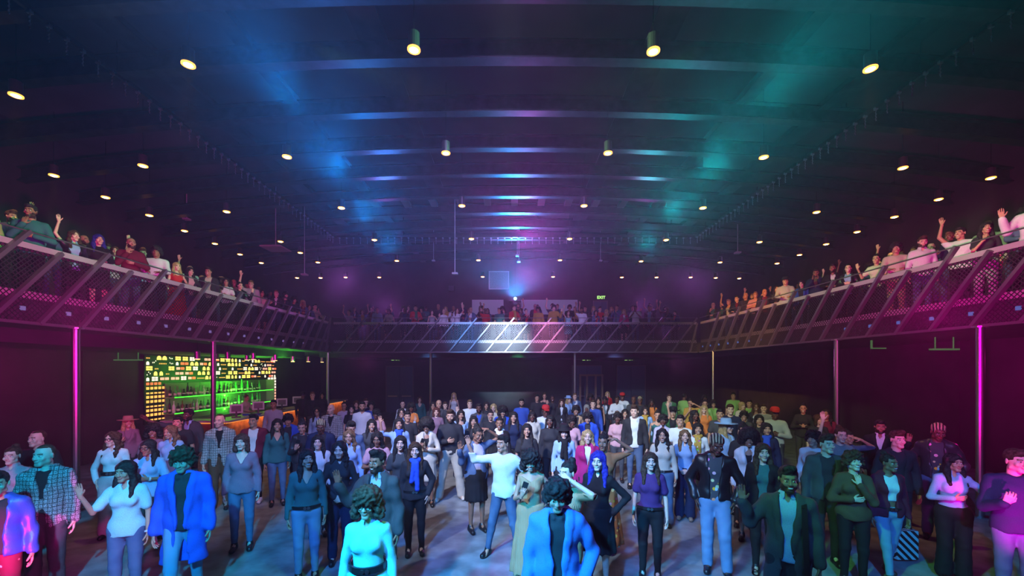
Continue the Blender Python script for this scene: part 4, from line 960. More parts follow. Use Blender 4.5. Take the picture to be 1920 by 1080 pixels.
COL = dict(white=(.75, .76, .8), cream=(.62, .55, .45), black=(.012, .012, .015), dark=(.03, .03, .036), charcoal=(.06, .063, .07), grey=(.24, .25, .27), lgrey=(.42, .43, .45), navy=(.015, .025, .07), blue=(.04, .1, .45), royal=(.03, .1, .62), sky=(.3, .45, .72), jeans=(.06, .11, .22), ljeans=(.16, .27, .45),
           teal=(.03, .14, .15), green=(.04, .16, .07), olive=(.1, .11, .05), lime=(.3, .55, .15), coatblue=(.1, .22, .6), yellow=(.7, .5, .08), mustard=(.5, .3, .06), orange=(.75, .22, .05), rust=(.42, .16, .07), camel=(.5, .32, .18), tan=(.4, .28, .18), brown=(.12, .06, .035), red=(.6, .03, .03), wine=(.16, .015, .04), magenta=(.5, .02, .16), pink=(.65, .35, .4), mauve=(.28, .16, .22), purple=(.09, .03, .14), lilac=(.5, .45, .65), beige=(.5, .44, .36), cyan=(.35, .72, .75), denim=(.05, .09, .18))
used_pos = []; LABELS = set()
def person(px, yt, h, sex, label, skin='f', hair='short:brown', top='tee:white', outer='', bottom='slim:denim:dark', shoes='shoe:black', arms='down,down', legs='stand', face=0, look=(0, 0), ex='', zf=0.0, d=None, group=None, lod=None, X=None):
    hs, hc = hair.split(':'); ex = tuple(e for e in ex.split() if e)
    def sp(s):
        a = s.split(':'); return (a[0], a[1], 'cloth') if len(a) == 2 else (a[0], a[2], a[1])
    tt, tc, tk = sp(top); bt, bc, bk = sp(bottom); st, scol = shoes.split(':')
    if any(e.startswith('cap') for e in ex) and hs in ('short', 'quiff'): hs = 'shaved'
    exc = [e for e in ex if ':' in e]; ecol = dict(e.split(':') for e in exc); exk = tuple(sorted(set(e.split(':')[0] for e in ex)))
    if outer: ot, oc, ok = sp(outer)
    hh = h*(1+{'curly': .02, 'curlybig': .03, 'afro': .035, 'quiff': .01, 'bun': .02}.get(hs, 0))+(.02 if ('fedora' in ex or 'widehat' in ex) else 0)
    if d is None: d = (EYE-zf-hh*1.012)*F/(yt-HOR)
    if zf == 0:                                   # stand clear of the people already placed
        wide = {'hip', 'reach', 'side', 'point', 'head', 'brow', 'bent', 'wave', 'lean'}
        def clear(dd):
            for (x2, y2, q2) in used_pos:
                if q2[1] == 0:
                    need = .56+(.1 if q2[2] & wide else 0)+(.1 if set(arms.split(',')) & wide else 0)
                    if math.hypot((px-960)/F*dd-x2, dd-y2) < need: return False
            return True
        d0 = d
        for st in range(0, 34):
            c_ = [d0+st*.06, d0-st*.06] if st else [d0]
            ok_ = [v for v in c_ if v > 3 and clear(v)]
            if ok_: d = ok_[0]; break
        h = min(max(EYE-(EYE-h)*d0/d*1.0-0.0 if d != d0 else h, h*.965), h*1.035) if False else min(max(EYE-(EYE-h)*d/d0, h*.96), h*1.04)
    x = (px-960)/F*d if X is None else X
    if X is not None and d is None: pass
    lod = lod if lod is not None else (0 if d < 6.6 else 1 if d < 11.5 else 2)
    key = (sex, lod, tuple(arms.split(',')), legs, hs, look[0], look[1], 'smile' in exk, 2 if 'beard' in exk else 1 if 'stubble' in exk else 0, (tt, tk), (ot, ok) if outer else None, (bt, bk), st, tuple(e for e in exk if e not in ('smile', 'beard', 'stubble')))
    if key not in _fig: _fig[key] = figure_meshes(key)
    parts, J = _fig[key]; s = h/1.755
    o = link('person', parts[0][1], loc=(x, d, zf)); o.scale = (s, s, s); o.rotation_euler = (0, 0, -math.atan2(x, d)+math.radians(face)); o.color = (*SKIN[skin], 1)
    if label in LABELS: print('DUP LABEL', label)
    LABELS.add(label); tag(o, label, 'person', group)
    for (x2, y2, p2) in used_pos:
        if abs(zf-p2[1]) < .1 and math.hypot(x-x2, d-y2) < .33: print('CLOSE', round(math.hypot(x-x2, d-y2), 2), px, yt, label[:40], '|', p2[0])
    used_pos.append((x, d, (label[:30], zf, set(arms.split(',')))))
    for nm, me, slot in parts[1:]:
        c = link(nm, me, o)
        if slot == 'hair': c.color = (*(HCOL[hc]), 1)
        elif slot == 'top': c.color = (*COL[tc], 1)
        elif slot == 'outer': c.color = (*COL[oc], 1)
        elif slot == 'bottom': c.color = (*COL[bc], 1)
        elif slot == 'shoes': c.color = (*COL[scol], 1)
        elif slot == 'scarf': c.color = (*COL[ecol.get('scarf', 'blue')], 1)
        elif slot == 'hat': c.color = (*COL[ecol.get(next(e for e in exk if e in ('fedora', 'widehat', 'cap', 'beanie')), 'black')], 1)
    if 'phone' in arms.split(',') and 'nophone' not in exk:
        k = 'L' if arms.split(',')[0] == 'phone' else 'R'
        B = Matrix([list(r) for r in rotm(J['hd'+k], -J['pn'+k])]); Mt = Matrix.Translation(o.location) @ o.rotation_euler.to_matrix().to_4x4() @ Matrix.Scale(s, 4)
        ph_ = MB().box(-.036, .036, -.006, .004, -.03, .115).mesh('phone'); ph_.materials.append(M_black)
        po = link('phone', ph_); loc = Vector(J['wr'+k])+B@Vector((0, -.028, .085)); po.matrix_world = Mt @ Matrix.Translation(loc) @ B.to_4x4()
        tag(po, 'black phone held by the '+' '.join(label.split()[:9]), 'phone')
    return o
# ------------------------------------------------------------------ the floor crowd, roughly from the stage to the rear
G1 = None
def p(*a, **k): return person(*a, **k)
# nearest the stage
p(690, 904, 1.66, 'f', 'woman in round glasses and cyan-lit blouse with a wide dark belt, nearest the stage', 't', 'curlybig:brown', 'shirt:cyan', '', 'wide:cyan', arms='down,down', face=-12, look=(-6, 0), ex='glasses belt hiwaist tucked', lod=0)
p(1045, 884, 1.78, 'm', 'young man with curly dark hair looking down, bright blue coat over a dark hoodie', 't', 'curly:black', 'hoodie:dark', 'coat:coatblue', 'slim:denim:jeans', arms='down,pocket', look=(0, 16), lod=0)
p(1477, 867, 1.76, 'm', 'bearded man in grey overcoat and blue shirt with a bag strap, palm raised', 'b', 'quiff:black', 'shirt:sky', 'coat:charcoal', 'straight:dark', arms='wave,down', look=(12, 0), ex='beard smile bag', lod=0)
p(1903, 838, 1.82, 'm', 'man in navy sweater lit magenta and blue at the right edge', 'f', 'short:brown', 'sweater:navy', '', 'slim:denim:jeans', arms='phone,down', face=18, look=(20, 0), ex='nophone', lod=0)
p(86, 829, 1.82, 'm', 'balding man in checked tweed blazer at the left, looking left', 'f', 'shaved:brown', 'tee:black', 'blazer:tweed:grey', 'straight:charcoal', face=-18, look=(-26, 0), ex='stubble', lod=0)
p(345, 829, 1.82, 'm', 'man with dark green-lit curls in long cobalt blue coat, striding', 't', 'curly:green', 'hoodie:dark', 'coat:royal', 'slim:denim:ljeans', arms='down,down', legs='walk', face=-15, look=(-8, 14), lod=0)
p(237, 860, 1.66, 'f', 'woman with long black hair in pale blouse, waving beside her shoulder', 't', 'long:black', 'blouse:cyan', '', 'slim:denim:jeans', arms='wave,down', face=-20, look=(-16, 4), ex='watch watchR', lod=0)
p(575, 839, 1.68, 'f', 'smiling woman in teal v-neck sweater and blue jeans with round belt buckle', 't', 'long:black', 'vneck:teal', '', 'slim:denim:ljeans', 'boot:black', look=(12, 0), ex='belt smile tucked', lod=0)
p(709, 838, 1.78, 'm', 'green-lit bearded man in dark overcoat holding up his palm', 'b', 'quiff:black', 'shirt:sky', 'coat:charcoal', 'straight:navy', arms='wave,down', face=-25, look=(-14, 0), ex='beard smile', lod=0)
p(1122, 842, 1.70, 'f', 'woman with violet-blue hair in black pinstriped dress, hand on hip', 'f', 'long:blue', 'shirt:black', '', 'dress:dark', 'boot:black', arms='down,hip', face=-14, ex='watch watchR smile', lod=0)
p(1066, 856, 1.68, 'f', 'woman in camel ribbed sweater shading her eyes, behind the bright blue coat', 'f', 'bun:black', 'sweater:knit:camel', '', 'slim:tan', arms='down,brow', face=-35, look=(-10, 0), lod=0, d=4.75)
p(996, 835, 1.66, 'f', 'woman in pale lace dress looking down at her phone', 't', 'curlybig:black', 'camisole:knit:camel', '', 'longdress:knit:camel', arms='phone,hip', look=(-6, 14), ex='smile', lod=0)
p(1219, 845, 1.63, 'f', 'young woman in plum tee and black jeans standing with arms down', 'f', 'long:brown', 'tee:purple', '', 'slim:black', 'boot:black', look=(8, -3), ex='smile belt tucked', lod=0)
p(1340, 808, 1.86, 'm', 'tall man with striped cornrows looking down, black varsity jacket and light jeans', 'd', 'rows:black', 'tee:print:charcoal', 'bomber:leather:black', 'straight:denim:ljeans', 'boot:black', arms='pocket,pocket', legs='hipshot', look=(22, 22), lod=0)
p(1600, 840, 1.66, 'f', 'woman with short curls in brown sweater, fingers at her chin', 'f', 'curly:brown', 'sweater:brown', '', 'slim:black', arms='cross,chin', face=12, look=(14, -8), ex='watch smile', lod=0)
p(1665, 843, 1.64, 'f', 'woman in white crop hoodie and blue jeans under a dark jacket', 'b', 'bun:black', 'crop:white', 'jacket:wine', 'slim:denim:ljeans', 'shoe:brown', arms='down,down', legs='walk', face=28, look=(24, 0), ex='smile belt', lod=0)
p(1787, 847, 1.62, 'f', 'woman with long straight black hair in pale blouse, pointing aside', 't', 'long:black', 'shirt:sky', '', 'wide:black', 'boot:black', arms='cross,side', face=18, look=(18, 0), ex='tucked', lod=0)
p(945, 812, 1.76, 'm', 'man in white sweater and dark jeans, legs apart, hand raised', 't', 'short:black', 'sweater:white', '', 'slim:denim:denim', 'shoe:black', arms='bent,hip', legs='wide', face=-18, look=(-26, 0), ex='smile', lod=0)
p(1430, 828, 1.70, 'f', 'pale woman with long dark hair in black jacket and black boots', 'f', 'long:brown', 'tee:teal', 'jacket:black', 'slim:black', 'boot:black', legs='walk', look=(14, 0), lod=0)
p(778, 826, 1.64, 'f', 'woman in bright blue scarf over a dark sweater, hands together', 'f', 'long:brown', 'sweater:dark', '', 'slim:black', 'boot:black', arms='down,pocket', ex='smile scarf:royal belt', lod=0)
p(637, 831, 1.70, 'f', 'woman with long dark hair in dark blouse, behind the green-lit man', 'f', 'wavy:black', 'shirt:dark', '', 'straight:navy', 'shoe:black', arms='clasp,clasp', look=(-10, 4), lod=0, d=6.0)
p(454, 810, 1.74, 'f', 'woman with auburn bob in violet-grey v-neck and dark jeans', 'f', 'bob:auburn', 'vneck:mauve', '', 'slim:denim:jeans', 'boot:black', arms='down,down', face=-8, look=(-10, 0), lod=0)
p(212, 811, 1.70, 'f', 'woman in dark glasses and white shirt with brown belt, behind the waving woman', 'f', 'wavy:brown', 'shirt:white', '', 'wide:lgrey', arms='pocket,down', face=-20, look=(-20, 0), ex='glasses belt hiwaist tucked', lod=0, d=6.9)
p(279, 821, 1.66, 'f', 'woman in round glasses and pale blouse holding a phone, next to the blue coat', 'b', 'long:black', 'blouse:sky', '', 'slim:charcoal', 'shoe:white', arms='phone,cross', legs='walk', face=-18, look=(-14, 4), ex='glasses watch watchR', lod=0)
p(-4, 880, 1.68, 'm', 'person in blue leather jacket cut off by the left edge', 't', 'short:black', 'tee:dark', 'jacket:leather:blue', 'slim:print:wine', face=-10, lod=0)
p(24, 851, 1.66, 'f', 'person in pinkish shirt behind the blue leather jacket at the left edge', 'f', 'bun:brown', 'shirt:pink', '', 'slim:dark', face=-30, d=5.75)
p(72, 826, 1.78, 'm', 'man in black tee right behind the balding man in checked blazer', 'f', 'shaved:brown', 'tee:black', '', 'slim:dark', arms='cross,cross', face=-30, look=(-20, 0), d=6.5)
# second depth
p(240, 780, 1.66, 'f', 'smiling woman in tan wide hat with long blond hair', 't', 'long:blond', 'tee:mauve', 'blazer:mauve', 'slim:dark', arms='phone,down', ex='smile nophone widehat:tan', look=(8, 0))
p(287, 790, 1.66, 'f', 'smiling woman with dark curls in dim magenta light near the bar end', 'b', 'curlybig:black', 'tee:mauve', '', 'slim:dark', look=(-8, 0), ex='smile')
p(321, 795, 1.66, 'f', 'woman with wavy light brown hair in blue shirt below the raised arm', 't', 'wavy:light', 'shirt:sky', '', 'slim:denim:jeans', face=-20, look=(-20, 6), ex='smile')
p(354, 765, 1.84, 'm', 'man in dark suit with blue shirt raising his arm beside the bar', 'd', 'short:black', 'shirt:sky', 'blazer:charcoal', 'straight:dark', arms='reach,down', face=-25, look=(-20, 0), ex='beard')
p(334, 778, 1.76, 'm', 'dark-haired person half hidden behind the man raising his arm', 't', 'short:black', 'tee:dark', '', 'slim:dark', look=(-20, 0))
p(413, 774, 1.84, 'm', 'balding man in grey tweed blazer, between the bar post and the auburn bob', 'f', 'shaved:brown', 'tee:black', 'blazer:tweed:lgrey', 'straight:brown', face=-10, look=(-18, 0), ex='stubble')
p(476, 773, 1.80, 'm', 'young man in white tee under a dark red-black jacket', 't', 'quiff:black', 'tee:white', 'jacket:wine', 'slim:black', 'shoe:white', face=-12, look=(-14, 0))
p(520, 783, 1.70, 'f', 'smiling woman in grey-green v-neck, right of the auburn bob', 't', 'long:black', 'vneck:teal', '', 'slim:denim:jeans', 'boot:black', ex='smile')
p(513, 748, 1.82, 'm', 'man with moustache in pale lilac shirt near the tills', 't', 'short:black', 'shirt:lilac', '', 'slim:dark', face=-12, ex='stubble')
p(540, 772, 1.68, 'm', 'person with big dark curls in royal blue jacket', 't', 'curly:black', 'tee:dark', 'bomber:royal', 'slim:dark', look=(0, 14))
p(567, 783, 1.68, 'f', 'woman with hair up in studded black leather jacket, using a phone', 't', 'bun:black', 'tee:dark', 'jacket:leather:dark', 'slim:dark', arms='phone,down', look=(-10, 14))
p(602, 782, 1.76, 'm', 'dark-skinned man with pale striped cornrows looking down', 'd', 'rows:black', 'tee:dark', 'jacket:navy', 'slim:dark', look=(-6, 24))
p(595, 762, 1.68, 'f', 'woman in glasses and light blue shirt behind the striped cornrows', 't', 'wavy:black', 'shirt:sky', '', 'slim:dark', face=-10, ex='glasses smile')
p(621, 756, 1.82, 'm', 'bald man in grey tweed jacket standing in the middle of the left crowd', 'f', 'bald:black', 'tee:black', 'blazer:tweed:lgrey', 'straight:dark', face=-14, look=(-14, 0), ex='stubble')
p(596, 815, 1.64, 'f', 'broadly smiling woman with long dark hair in white knit sweater', 'f', 'long:black', 'sweater:knit:white', '', 'slim:dark', ex='smile', look=(-4, 0), d=6.95)
p(655, 820, 1.66, 'f', 'woman with brown wavy hair in pale denim shirt, behind the dark blouse', 't', 'wavy:light', 'shirt:denim:sky', '', 'slim:dark', look=(-8, 4), ex='smile', d=7.4)
p(657, 784, 1.76, 'm', 'man in open denim jacket over white tee, looking down', 't', 'quiff:black', 'tee:white', 'jacket:denim:jeans', 'slim:dark', look=(14, 20))
p(679, 751, 1.84, 'm', 'dark-bearded man in crisp white shirt in the left crowd', 't', 'short:black', 'shirt:white', '', 'slim:dark', ex='beard')
p(697, 784, 1.68, 'f', 'smiling woman with sleek black hair in charcoal top', 't', 'long:black', 'sweater:charcoal', '', 'slim:dark', ex='smile')
p(707, 764, 1.66, 'f', 'woman with dark curls in pink tee behind the sleek-haired woman', 'd', 'curly:black', 'tee:pink', '', 'slim:dark', look=(-16, 8), face=-20)
p(708, 806, 1.64, 'f', 'woman in pink tee with long black curls hugging herself', 'b', 'wavy:black', 'tee:pink', '', 'slim:dark', arms='cross,cross', look=(-10, 14))
p(751, 814, 1.66, 'f', 'pale woman with very long dark hair in grey top, left of the blue scarf', 'f', 'long:black', 'tee:charcoal', '', 'slim:dark', look=(-4, 0))
p(800, 778, 1.72, 'f', 'woman with round afro in cream blazer looking at her phone', 'b', 'afro:black', 'camisole:black', 'blazer:cream', 'skirt:cream', 'shoe:black', arms='phone,cross', look=(-6, 14), ex='smile')
p(845, 765, 1.86, 'm', 'tall bearded man in black turtleneck and beige trousers', 't', 'quiff:brown', 'turtleneck:dark', '', 'wide:beige', 'shoe:cream', arms='cross,down', legs='wide', look=(-8, 0), ex='beard')
p(818, 771, 1.68, 'f', 'woman with dark bob in mauve top between the afro and the bearded man', 'f', 'bob:auburn', 'tee:mauve', '', 'slim:dark', d=11.6)
p(823, 748, 1.82, 'm', 'bald man in dark blazer above the cream blazer', 't', 'bald:black', 'tee:dark', 'blazer:charcoal', 'slim:dark', look=(-6, 0), ex='stubble')
p(864, 779, 1.70, 'f', 'dark-haired woman in pale blue long shirt and dark wide trousers', 't', 'long:black', 'camisole:sky', 'cardigan:sky', 'wide:navy', 'shoe:tan', look=(6, 0), d=10.6)
p(893, 792, 1.76, 'f', 'woman in denim jacket, black skirt and black tights, hands lifted', 'b', 'bun:black', 'tee:lilac', 'jacket:denim:denim', 'skirt:black', 'boot:black', arms='wave,head', face=20, look=(14, 16))
p(888, 779, 1.66, 'f', 'woman with black hair half hidden behind the denim jacket woman', 't', 'long:black', 'tee:dark', '', 'slim:dark', d=9.6)
p(937, 778, 1.70, 'f', 'young woman in white hoodie and black jacket behind the white sweater', 'b', 'bun:black', 'hoodie:white', 'jacket:black', 'slim:dark', ex='smile', look=(-8, 0))
p(988, 792, 1.68, 'f', 'pale-faced woman with long black hair in dark green tee', 't', 'long:black', 'tee:dark', '', 'slim:dark')
p(1032, 776, 1.76, 'f', 'tall woman with black braids in black top, looking left', 'd', 'braids:black', 'sweater:dark', '', 'slim:dark', look=(-8, 0))
p(1058, 795, 1.68, 'f', 'woman in black hat, light denim shirt and black scarf', 'f', 'long:black', 'shirt:denim:sky', '', 'slim:dark', look=(0, 10), ex='fedora:black scarf:black')
p(1072, 784, 1.66, 'f', 'curly-haired woman in pink tee behind the black hat', 'd', 'curly:black', 'tee:pink', '', 'slim:dark', look=(14, 6), d=9.6)
p(1102, 803, 1.68, 'f', 'blond woman with wavy hair in magenta blazer', 'f', 'wavy:blond', 'tee:white', 'blazer:magenta', 'slim:dark', ex='smile')
p(1132, 810, 1.74, 'f', 'woman in rust oversized sweater holding an arm over her head', 'b', 'bun:black', 'sweater:knit:rust', '', 'longdress:print:black', 'shoe:purple', arms='down,head', look=(-14, 0), d=6.35)
p(1190, 757, 1.88, 'm', 'tall man in black bomber over a white hoodie', 'f', 'quiff:brown', 'hoodie:white', 'bomber:dark', 'slim:denim:denim', look=(-12, 0), ex='stubble')
p(1242, 801, 1.68, 'f', 'smiling woman in cream turtleneck crop and blue jeans', 't', 'wavy:black', 'turtleneck:cream', '', 'wide:denim:jeans', arms='down,down', ex='smile belt tucked')
p(1284, 803, 1.66, 'f', 'smiling woman with wavy light hair in pale blue shirt and flared trousers', 'f', 'wavy:light', 'shirt:sky', '', 'wide:navy', 'shoe:tan', arms='clasp,clasp', ex='smile tucked', look=(6, 0))
p(1276, 776, 1.74, 'm', 'smiling man in white tee leaning between two women', 't', 'short:black', 'tee:white', '', 'slim:dark', look=(-14, 0), ex='smile')
p(1308, 793, 1.66, 'f', 'woman with black bob and yellow patterned scarf beside the cornrow man', 't', 'bob:black', 'shirt:white', '', 'slim:dark', ex='smile scarf:mustard patterned', look=(8, 0), d=8.4)
p(1361, 785, 1.74, 'f', 'blond woman in pale blue wide hat and blue blazer, seen from the side', 'f', 'long:blond', 'tee:lgrey', 'blazer:sky', 'slim:dark', face=50, look=(20, 0), ex='widehat:sky')
p(1394, 796, 1.72, 'f', 'woman looking up just above the round afro on the right', 't', 'bun:black', 'tee:dark', '', 'slim:dark', look=(10, 0), d=7.7)
p(1404, 806, 1.70, 'f', 'smiling woman with round afro in white blazer and white skirt', 'b', 'afro:black', 'camisole:black', 'blazer:white', 'skirt:white', 'boot:black', arms='down,down', look=(4, 8), ex='smile', d=7.0)
p(1437, 799, 1.68, 'f', 'woman in royal blue scarf and dark sweater in right crowd', 't', 'long:black', 'sweater:navy', '', 'slim:dark', look=(12, 0), ex='scarf:royal', d=8.2)
p(1423, 781, 1.68, 'f', 'dark-haired woman in black top left of the red cap', 't', 'long:black', 'tee:dark', '', 'slim:dark', look=(8, 0), d=9.7)
p(1453, 763, 1.80, 'm', 'man in red cap and grey-white sweater with folded arms', 'd', 'short:black', 'sweater:lgrey', '', 'straight:denim:dark', 'boot:black', arms='cross,cross', ex='cap:red', look=(6, 0))
p(1506, 753, 1.78, 'f', 'girl standing apart in black sweater with folded arms', 't', 'bun:black', 'sweater:dark', '', 'slim:charcoal', arms='cross,cross', ex='smile')
p(1534, 775, 1.68, 'f', 'woman with brown bob looking right, in the right crowd', 'f', 'bob:brown', 'tee:dark', '', 'slim:dark', face=20, look=(20, 0))
p(1549, 769, 1.74, 'f', 'dark-haired woman just left of the raised hand', 'b', 'wavy:black', 'tee:wine', '', 'slim:dark', d=10.4)
p(1575, 795, 1.74, 'f', 'woman in grey tee stretching one arm high over the crowd', 'f', 'bun:brown', 'tee:grey', '', 'slim:dark', arms='raise,down', look=(14, 4), face=12)
p(1549, 809, 1.80, 'm', 'young man in dark hooded jacket looking right, beside the overcoat', 'f', 'quiff:brown', 'tee:dark', 'jacket:charcoal', 'slim:dark', face=16, look=(18, 0), d=5.9)
p(1525, 806, 1.66, 'f', 'dark-haired person in white top behind the hooded jacket', 't', 'curly:black', 'sweater:white', '', 'slim:dark', face=-20, d=7.2)
p(1588, 818, 1.68, 'f', 'person with black bun in denim jacket behind the brown sweater', 't', 'bun:black', 'tee:dark', 'jacket:denim:denim', 'slim:dark', arms='cross,brow', look=(20, 8), face=25, d=6.7)
p(1650, 785, 1.80, 'm', 'bearded man in black suit making a peace sign', 'b', 'short:black', 'shirt:white', 'blazer:black', 'straight:black', arms='down,wave', look=(8, 0), ex='beard')
p(1681, 819, 1.78, 'm', 'young man in dark jacket behind the white crop hoodie', 'f', 'quiff:brown', 'tee:dark', 'jacket:dark', 'slim:dark', face=18, look=(18, 0), d=6.4)
p(1756, 789, 1.86, 'm', 'man with striped cornrows in dark varsity jacket on the dim right side', 'd', 'rows:black', 'tee:print:charcoal', 'bomber:leather:dark', 'straight:denim:jeans', 'boot:black', arms='pocket,pocket', look=(20, 20))
